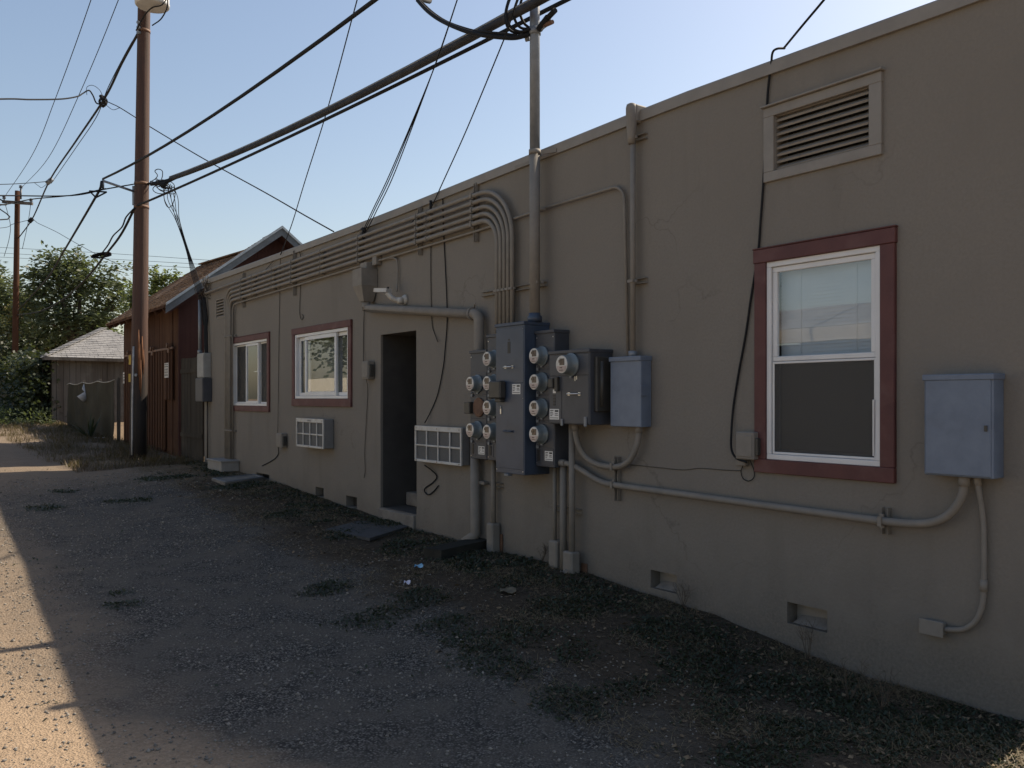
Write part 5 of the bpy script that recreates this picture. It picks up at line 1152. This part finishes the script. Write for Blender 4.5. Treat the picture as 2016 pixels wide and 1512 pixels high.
def tree(name, label, cat, group, base, blobs, mats, n_sprig, leaves, L, W, seed, trunk_r=.16, bark='bark', gap=.5):
    t = thing(name, label, cat, Vector(base), group)
    V, Q = leaf_cloud(blobs, n_sprig, leaves, L, W, seed, gap=gap)
    org = np.array(base); me = mesh_np('crown', V - org, Q, mats)
    if isinstance(mats, (list, tuple)):
        g = np.random.default_rng(seed+1); k = len(Q); sp = np.repeat(g.choice(len(mats), n_sprig, p=[.6,.4] if len(mats)==2 else None), leaves); me.polygons.foreach_set('material_index', sp.astype(np.int32))
    o = bpy.data.objects.new('crown', me); COL.objects.link(o); o.parent = t
    mb = MB(); b = Vector(base); rr = random.Random(seed)
    cen = Vector((sum(q[0] for q in blobs)/len(blobs), sum(q[1] for q in blobs)/len(blobs), min(q[2] for q in blobs)))
    fork = b.lerp(Vector((cen.x, cen.y, max(cen.z, b.z+.8))), .75)
    mb.tube(spline([b+Vector((0,0,-.2)), b.lerp(fork,.5)+Vector((.05,.04,0)), fork], 5), [trunk_r*1.2, trunk_r*.8], 9)
    for q in blobs:
        e = Vector(q[:3]); m_ = fork.lerp(e, .5) + Vector((rr.uniform(-.2,.2), rr.uniform(-.2,.2), .15)); mb.tube(spline([fork, m_, e], 5), [trunk_r*.6, trunk_r*.15], 6)
        for k in range(3):
            a = m_.lerp(e, rr.random()); mb.tube([a, a + Vector((rr.uniform(-1,1)*q[3], rr.uniform(-1,1)*q[4], rr.uniform(-.2,.9)*q[5]))*.8], [trunk_r*.2, trunk_r*.05], 5)
    part(mb, 'trunk', M[bark], t); return t
GT = 'trees beyond the shed'
d = 42; p = P(140, 790, d)
tree('tree', 'big dark feathery tree rising behind the shed roof', 'tree', GT, (p.x, p.y, -.72), [blob(118,540,d,44), blob(165,548,d,46), blob(205,545,d,34), blob(72,560,d,42), blob(225,600,d,36), blob(145,610,d,55), blob(90,630,d,45), blob(195,640,d,42), blob(150,512,d,26), blob(105,508,d,24), blob(240,570,d,18)], [M['leafdark'], M['leafmid']], 760, 12, .27, .10, 31, .2, gap=.35)
d = 47; p = P(6, 790, d)
tree('tree', 'dark tree at the left edge behind the far pole', 'tree', GT, (p.x, p.y, -.72), [blob(5,560,d,40), blob(-40,600,d,50), blob(20,610,d,38), blob(0,660,d,50), blob(45,600,d,30), blob(-60,540,d,40)], [M['leafdark'], M['leafmid']], 620, 12, .28, .11, 33, .2, gap=.35)
d = 43; p = P(70, 800, d)
tree('bush', 'olive yellow bush low beside the far pole', 'bush', GT, (p.x, p.y, -.72), [blob(58,602,d,28,16), blob(82,700,d,26,20), blob(30,630,d,22), blob(122,690,d,20,14)], [M['leafolive'], M['leafmid']], 330, 12, .16, .08, 35, .06, gap=.4)
d = 44; p = P(80, 800, d)
tree('bush', 'dense dark bush filling in under the big tree', 'bush', GT, (p.x, p.y, -.72), [blob(20,700,d,45), blob(75,670,d,45), blob(130,660,d,45), blob(180,690,d,40), blob(110,730,d,50), blob(40,750,d,45), blob(-10,740,d,45), blob(200,650,d,38)], [M['leafshade'], M['leafshade']], 900, 12, .2, .12, 37, .08, gap=.2)
d = 27; p = P(305, 800, d)
tree('tree', 'slim yellow green tree showing over the barn eave', 'tree', GT, (p.x, p.y, -.85), [blob(304,560,d,13,36), blob(322,550,d,10,24), blob(290,585,d,12,34), blob(336,585,d,12,26), blob(262,590,d,13,34), blob(345,548,d,6,22), blob(275,640,d,18)], [M['leafyellow'], M['leafmid']], 420, 10, .105, .06, 39, .07, gap=.25)
# ivy on the alley side of the shed, weeds at its foot
hV, hQ = leaf_cloud([(3.85, 30.5+.55*i, -.5+.42*j, .42, .5, .40) for i in range(10) for j in range(5)], 1500, 8, .13, .10, 41, gap=.5)
o = thing('ivy_hedge', 'dark ivy covering the alley side of the shed', 'hedge', Vector((3.9, 33.2, -.75)))
me = mesh_np('ivy_leaves', hV - np.array([3.9,33.2,-.75]), hQ, M['leafshade']); q = bpy.data.objects.new('ivy_leaves', me); COL.objects.link(q); q.parent = o
mb = MB(); rr = random.Random(6)
for i in range(14): y = 30.6 + i*.38; mb.tube([(4.0, y, -.8), (4.05, y+rr.uniform(-.2,.2), .2), (4.1, y+rr.uniform(-.3,.3), 1.1)], .02, 5)
part(mb, 'stems', M['bark'], o)
# distant mass of trees closing the view
V, Q = leaf_cloud([(P(px,720,85).x, P(px,720,85).y, 1.2, 4.5, 4, 2.6) for px in range(-330, 330, 62)], 2600, 9, .8, .5, 51, gap=.3)
o = bpy.data.objects.new('distant_trees', mesh_np('distant_trees', V, Q, M['leafdark'])); COL.objects.link(o); tag(o, 'far belt of dark trees closing the end of the alley', 'trees', kind='stuff')
# ------------------------------------------------------------------ the other side of the alley (seen only as reflections and bounce)
cf = thing('cream_fence', 'cream painted board fence on the sunny side of the alley', 'fence', Vector((-3.4, 17, -1.2))); mb = MB(); yy = 6.0
while yy < 30: mb.box((-3.43, yy+.004, zg(0,yy)-.1), (-3.40, yy+.246, .72)); yy += .25
part(mb, 'boards', M['cream'], cf)
for yy in range(6, 31, 4): part(MB().box((-3.52, yy, -1.6), (-3.44, yy+.1, .70)), 'post', M['cream'], cf)
for i, (tx, ty, s) in enumerate(((-7, 16, 1.0), (-7.5, 24, 1.15), (-6.5, 31, .9))):
    tree('tree', ['leafy tree behind the cream fence, nearest the camera', 'largest leafy tree behind the cream fence', 'leafy tree behind the far end of the cream fence'][i], 'tree', 'trees behind the cream fence', (tx, ty, zg(0,ty)-.1), [(tx+a*s, ty+b*s, 2.6*s+c, 1.5*s, 1.5*s, 1.2*s) for a, b, c in ((0,0,.6),(1,.8,0),(-.9,.9,.2),(.3,-1.2,-.1),(0,.2,1.6))], [M['leafmid'], M['leafdark']], 380, 12, .22, .12, 60+i, .15, gap=.3)
ga = thing('garage', 'low garage with a cream fascia across the alley', 'garage', Vector((-7.5, 8.5, -1.45)))
part(MB().box((-10, 4.0, -1.8), (-5.2, 13.0, 1.06)), 'wall', pm('grey_blue_siding', (.20,.22,.25), (.17,.19,.215), 4, .8), ga)
mb = MB(); mb.prism([(-4.8,3.8,1.34),(-7.6,3.8,2.05),(-10.4,3.8,1.34),(-10.4,3.8,1.22),(-7.6,3.8,1.93),(-4.8,3.8,1.22)], (0,9.4,0)); part(mb, 'roof', M['greyshingle'], ga)
part(MB().box((-4.84, 3.8, 1.07), (-4.79, 13.2, 1.335)), 'fascia', pm('tan_fascia_paint', (.36,.32,.27), (.28,.25,.21), 3, .8), ga)
# ------------------------------------------------------------------ what lies on the ground
def scatter_mesh(name, label, mat, V, Q, cat, smooth=False):
    o = bpy.data.objects.new(name, mesh_np(name, V, Q, mat, smooth)); COL.objects.link(o); return tag(o, label, cat, kind='stuff')
def lane(y): return 2.95 + .045*y                # edge between gravel and the weedy strip
g = np.random.default_rng(5)
# loose gravel stones
N = 42000
yy = 1.6 + 13*g.random(N)**1.7; xx = -1.2 + 5.2*g.random(N)
keep = (xx < lane(yy) + g.normal(scale=.45, size=N)) & ~((yy + 2*xx < 6.0) & (g.random(N) < .35)); xx, yy = xx[keep], yy[keep]; N = len(xx)
pn = np.array([mnoise.noise((a*1.3, b*1.3, 2)) for a, b in zip(xx, yy)]); k = (pn + g.normal(scale=.25, size=N)) > -.22; xx, yy = xx[k], yy[k]; N = len(xx)
r = (.0032 + .0075*g.random(N)**2.6 + .010*(g.random(N) > .985)*g.random(N))*(1 + .05*yy); zz = gnp(xx, yy) + r*.25
oc = np.array([(1,0,0),(0,1,0),(-1,0,0),(0,-1,0),(0,0,1),(0,0,-1)], float)
Vs = oc[None]*(r[:,None,None]*g.uniform(.55,1.35,(N,6,1)))*np.array([1,1,.7]); an = g.random(N)*6.28; ca, sa = np.cos(an)[:,None], np.sin(an)[:,None]
Vr = np.stack([Vs[:,:,0]*ca - Vs[:,:,1]*sa, Vs[:,:,0]*sa + Vs[:,:,1]*ca, Vs[:,:,2]], 2) + np.stack([xx,yy,zz],1)[:,None]
F = np.array([(0,1,4),(1,2,4),(2,3,4),(3,0,4),(1,0,5),(2,1,5),(3,2,5),(0,3,5)]); Q = (F[None] + 6*np.arange(N)[:,None,None]).reshape(-1,3)
scatter_mesh('gravel_stones', 'loose grey gravel stones strewn over the alley', pm('gravel_stones', (.27,.245,.21), (.065,.06,.055), 45, .9, c3=(.34,.31,.27), sc3=33), Vr.reshape(-1,3), Q, 'gravel')
# low green weeds: patches along the wall strip and odd clumps in the lane
PATCH = [(243,1191,.20,.10),(237,1167,.16,.08),(752,1212,.36,.20),(642,1162,.26,.10),(835,1180,.30,.16),(870,1232,.35,.15),(955,1292,.34,.16),(1005,1252,.4,.15),(1135,1292,.3,.13),(1235,1362,.30,.12),(1405,1412,.34,.14),(1120,1378,.28,.1),(1000,1318,.26,.10),(900,1260,.3,.1),(1130,1200,.45,.25),(1290,1240,.5,.25),(1420,1300,.5,.25),(1560,1350,.45,.25),(1700,1400,.45,.22),(1850,1440,.4,.2),(1050,1130,.4,.2),(920,1110,.4,.14),(560,1010,.5,.3),(470,960,.6,.4),(330,940,.6,.4),(130,968,.3,.1),(100,1000,.3,.1),(250,985,.4,.1),(700,1050,.5,.2),(1260,1360,.3,.1),(1760,1470,.4,.2),(1560,1440,.4,.2),(1480,1490,.3,.1)]
def in_weed(x, y, base=.0):
    s = np.zeros(len(x))
    for px, py, w_, h_ in PATCH:
        c = GP(px, py); s = np.maximum(s, np.exp(-(((x-c.x)/w_)**2 + ((y-c.y)/w_)**2)*1.6))
    e = np.clip((x - lane(y) - .15)/.5, 0, 1)*.60
    n = np.array([mnoise.noise((a*2.3, b*2.3, 7)) + .5*mnoise.noise((a*6, b*6, 1)) for a, b in zip(x, y)])
    return np.maximum(s*1.0, e) + .55*n + base
def leaves_at(x, y, z, L, tilt, g_):
    n = len(x); a = g_.random(n)*6.283; el = g_.uniform(*tilt, n); l = L*g_.uniform(.6,1.3,n)
    d = np.stack([np.cos(a)*np.cos(el), np.sin(a)*np.cos(el), np.sin(el)], 1); s = np.stack([-np.sin(a), np.cos(a), g_.normal(scale=.3,size=n)], 1)
    p = np.stack([x,y,z],1); w_ = (l*.27)[:,None]; l = l[:,None]
    return np.stack([p, p + d*l*.5 + s*w_, p + d*l, p + d*l*.5 - s*w_], 1).reshape(-1,3)
N = 260000; xx = .3 + 4.27*g.random(N); yy = 1.55 + 15*g.random(N)**1.5
v = in_weed(xx, yy); k = (v + .14*g.normal(size=N)) > .60; xx, yy, v = xx[k], yy[k], v[k]
zz = gnp(xx, yy) + .001 + np.clip(v-.5, 0, .8)*.028*np.clip((xx-1.5)/1.5, .3, 1)*g.random(len(xx))
sc = 1 + .05*yy
V = leaves_at(xx, yy, zz, .021*sc, (-.3, .9), g)
scatter_mesh('weeds', 'low dark green weeds growing in patches beside the wall', M['weed'], V, np.arange(len(V)).reshape(-1,4), 'weeds')
# dry straw lying in the strip, longer along the wall and round the pole
def blades_np(x, y, L, w_, el, g_):
    n = len(x); z = gnp(x, y) + .002; a = g_.random(n)*6.283; e = g_.uniform(*el, n); l = L*g_.uniform(.5,1.4,n)
    d = np.stack([np.cos(a)*np.cos(e), np.sin(a)*np.cos(e), np.sin(e)],1); s = np.stack([-np.sin(a), np.cos(a), 0*a],1)*(w_*(1+.06*y))[:,None]
    p = np.stack([x,y,z],1); m_ = p + d*(l*.55)[:,None] + np.array([0,0,1])*(.10*l)[:,None]; t = p + d*l[:,None]; t[:,2] = np.maximum(t[:,2]-.12*l, z+.001)
    V = np.stack([p-s*.5, p+s*.5, m_+s*.4, m_-s*.4, t+s*.08, t-s*.08],1).reshape(-1,3); b = 6*np.arange(n)[:,None]
    return V, np.concatenate([b+np.array([0,1,2,3]), b+np.array([3,2,4,5])])
N = 75000; yy = 1.55 + 15.5*g.random(N)**1.35; xx = lane(yy) - .35 + 2.0*g.random(N)**.8; k = xx < D-.01; xx, yy = xx[k], yy[k]
n = np.array([mnoise.noise((a*1.9+9, b*1.9, 3)) + .6*mnoise.noise((a*5, b*5, 5)) for a, b in zip(xx, yy)]); wal = np.clip((xx-4.2)/.4, 0, 1)*.25
k = (n + wal + .25*g.normal(size=len(xx)) + .012*yy) > .26; xx, yy = xx[k], yy[k]
V1, Q1 = blades_np(xx, yy, .070, .0022, (.0, .42), g)
scatter_mesh('dry_grass', 'dry straw coloured grass scattered along the foot of the wall', M['straw'], V1, Q1, 'dry grass')
N = 26000; yy = 15.2 + 17*g.random(N)**1.2; xx = np.where(yy < 17.2, 2.5 + 2.0*g.random(N), 2.3 + 2.15*g.random(N)**.75)
n = np.array([mnoise.noise((a*1.2, b*.9, 3)) for a, b in zip(xx, yy)]); k = (n + .3*g.normal(size=N)) > -.12; xx, yy = xx[k], yy[k]
V2, Q2 = blades_np(xx, yy, .15, .0032, (.2, 1.2), g)
scatter_mesh('dry_grass', 'taller dry grass round the near pole and along the tarp fence', M['tallstraw'], V2, Q2, 'dry grass')
N = 5200; yy = 29 + 14*g.random(N); xx = 2.5 + 1.7*g.random(N)**.7; V3 = leaves_at(xx, yy, gnp(xx, yy) + .45*g.random(N)**2, .13, (-.2, 1.3), g)
scatter_mesh('ground_cover', 'rough green growth under the ivy and the far fence', M['leafdark'], V3, np.arange(len(V3)).reshape(-1,4), 'weeds')
# fallen brown leaves and bits
N = 3800; yy = 1.6 + 13.5*g.random(N)**1.4; xx = lane(yy) - .5 + 2.1*g.random(N)**.7; k = xx < D-.02; xx, yy = xx[k], yy[k]
V4 = leaves_at(xx, yy, gnp(xx, yy) + .006, .030*(1+.04*yy), (-.05, .35), g)
scatter_mesh('leaf_litter', 'fallen brown leaves scattered among the weeds by the wall', pm('fallen_leaves', (.20,.145,.085), (.085,.058,.036), 22, .85), V4, np.arange(len(V4)).reshape(-1,4), 'fallen leaves')
# single tall weeds against the wall
def tall_weed(px, py, h, seed, label):
    b = GP(px, py); b.x = min(b.x, D-.05); b.z = gz(b.x, b.y); rr = random.Random(seed); mb = MB()
    for i in range(7):
        a = rr.uniform(0, 6.28); q = [b]; d = Vector((math.cos(a)*.35, math.sin(a)*.45, 1)).normalized()
        for j in range(5): d = (d + Vector((rr.uniform(-.2,.2), rr.uniform(-.2,.2), .05))).normalized(); e = q[-1] + d*h/5; e.x = min(e.x, D-.02); q.append(e)
        mb.tube(q, [.0022, .0010], 4)
        for j in range(3, 6):
            for s in range(2): e = q[j] + Vector((rr.uniform(-.03,.03), rr.uniform(-.05,.05), rr.uniform(0,.05))); e.x = min(e.x, D-.02); mb.tube([q[j], e], .0009, 4)
    solo(mb, 'tall_weed', M['bark'], label, 'weed', 'thin tall weeds against the wall')
tall_weed(1672, 1382, .22, 1, 'thin tall weed nearest the small outlet box'); tall_weed(1735, 1400, .20, 2, 'thin weed between the outlet box and the frame corner'); tall_weed(1590, 1300, .20, 3, 'sparse weed under the right foundation opening'); tall_weed(1352, 1195, .16, 4, 'small weed right of the left foundation opening'); tall_weed(1075, 1108, .14, 5, 'dry tuft left of the broad pipe guard')
# dark timber block under the downspout, slabs, litter
a, b = GP(846, 1104), GP(957, 1078); a.z = b.z = (gz(a.x,a.y)+gz(b.x,b.y))/2 + .035; off = Vector((.075, .075, 0))
solo(MB().obox(a+off, b+off, .20, .10), 'timber_block', M['timber'], 'dark damp timber lying under the downspout', 'timber')
def slab(pix, th, mat, name, label, cat):
    q = [GP(x, y) for x, y in pix]; z = sum(gz(p.x, p.y) for p in q)/4 + th*.6; q = [Vector((p.x, p.y, z-th)) for p in q]
    return solo(MB().prism(q, (0,0,th)), name, M[mat], label, cat)
M['darkconc'] = pm('dark_worn_concrete', (.060,.062,.066), (.042,.043,.046), 6, .95, bs=.4, bsc=30)
slab([(640,1044),(722,1020),(806,1040),(728,1066)], .03, 'darkconc', 'door_slab', 'dark worn concrete slab in front of the doorway', 'slab')
lid = slab([(416,947),(499,936),(522,945),(443,959)], .06, 'conc', 'utility_vault', 'pale concrete utility lid near the bent conduits', 'utility lid')
mb = MB(); q = [GP(x, y) for x, y in ((420,947),(498,938),(517,945),(444,956.5))]; z = sum(gz(p.x,p.y) for p in q)/4 + .04
for i in range(4): u_, v_ = q[i].copy(), q[(i+1)%4].copy(); u_.z = v_.z = z; mb.obox(u_, v_, .03, .012)
part(mb, 'rim', M['gal'], lid)
def litter(px, py, w_, h_, mat, name, label, cat):
    c = GP(px, py); c.z = gz(c.x, c.y) + .022; rr = random.Random(px); R_ = Vector((C_,-S_,0)); Fv = Vector((S_,C_,0)); vs = []
    for j in range(4):
        for i in range(5): vs.append(c + R_*w_*(i/4-.5) + Fv*h_*(j/3-.5) + Vector((0,0,.010*math.sin(i*1.7+j) + .004*j + rr.uniform(-.004,.004))))
    top = list(vs); mb = MB(); mb.add(top, [(j*5+i, j*5+i+1, j*5+i+6, j*5+i+5) for j in range(3) for i in range(4)], True)
    return solo(mb, name, mat, label, cat, fixn=False)
litter(825, 1124, .07, .06, pm('light_blue_wrapper', (.12,.40,.62), (.35,.55,.66), 30, .35), 'wrapper', 'crumpled light blue wrapper lying in the weeds', 'litter')
litter(802, 1154, .05, .04, pm('white_paper_scrap', (.70,.68,.74), (.55,.52,.6), 30, .6), 'paper_scrap', 'small white paper scrap on the gravel edge', 'litter')
litter(1000, 1166, .12, .09, pm('pale_dry_leaf', (.17,.14,.09), (.11,.09,.06), 20, .8), 'dry_leaf', 'curled pale dry leaf in the weeds', 'leaf')
litter(1110, 1135, .06, .04, pm('pale_dry_leaf_small', (.22,.19,.15), (.15,.13,.1), 20, .8), 'dry_leaf', 'small pale leaf near the pipe guards', 'leaf')
litter(198, 864, .30, .18, M['sticker'], 'paper_scrap', 'pale scrap lying at the foot of the tarp fence', 'litter')
# lift the whole place so that the camera stands at eye height
for o in list(COL.objects):
    if o.parent is None: o.location.z += CAMZ
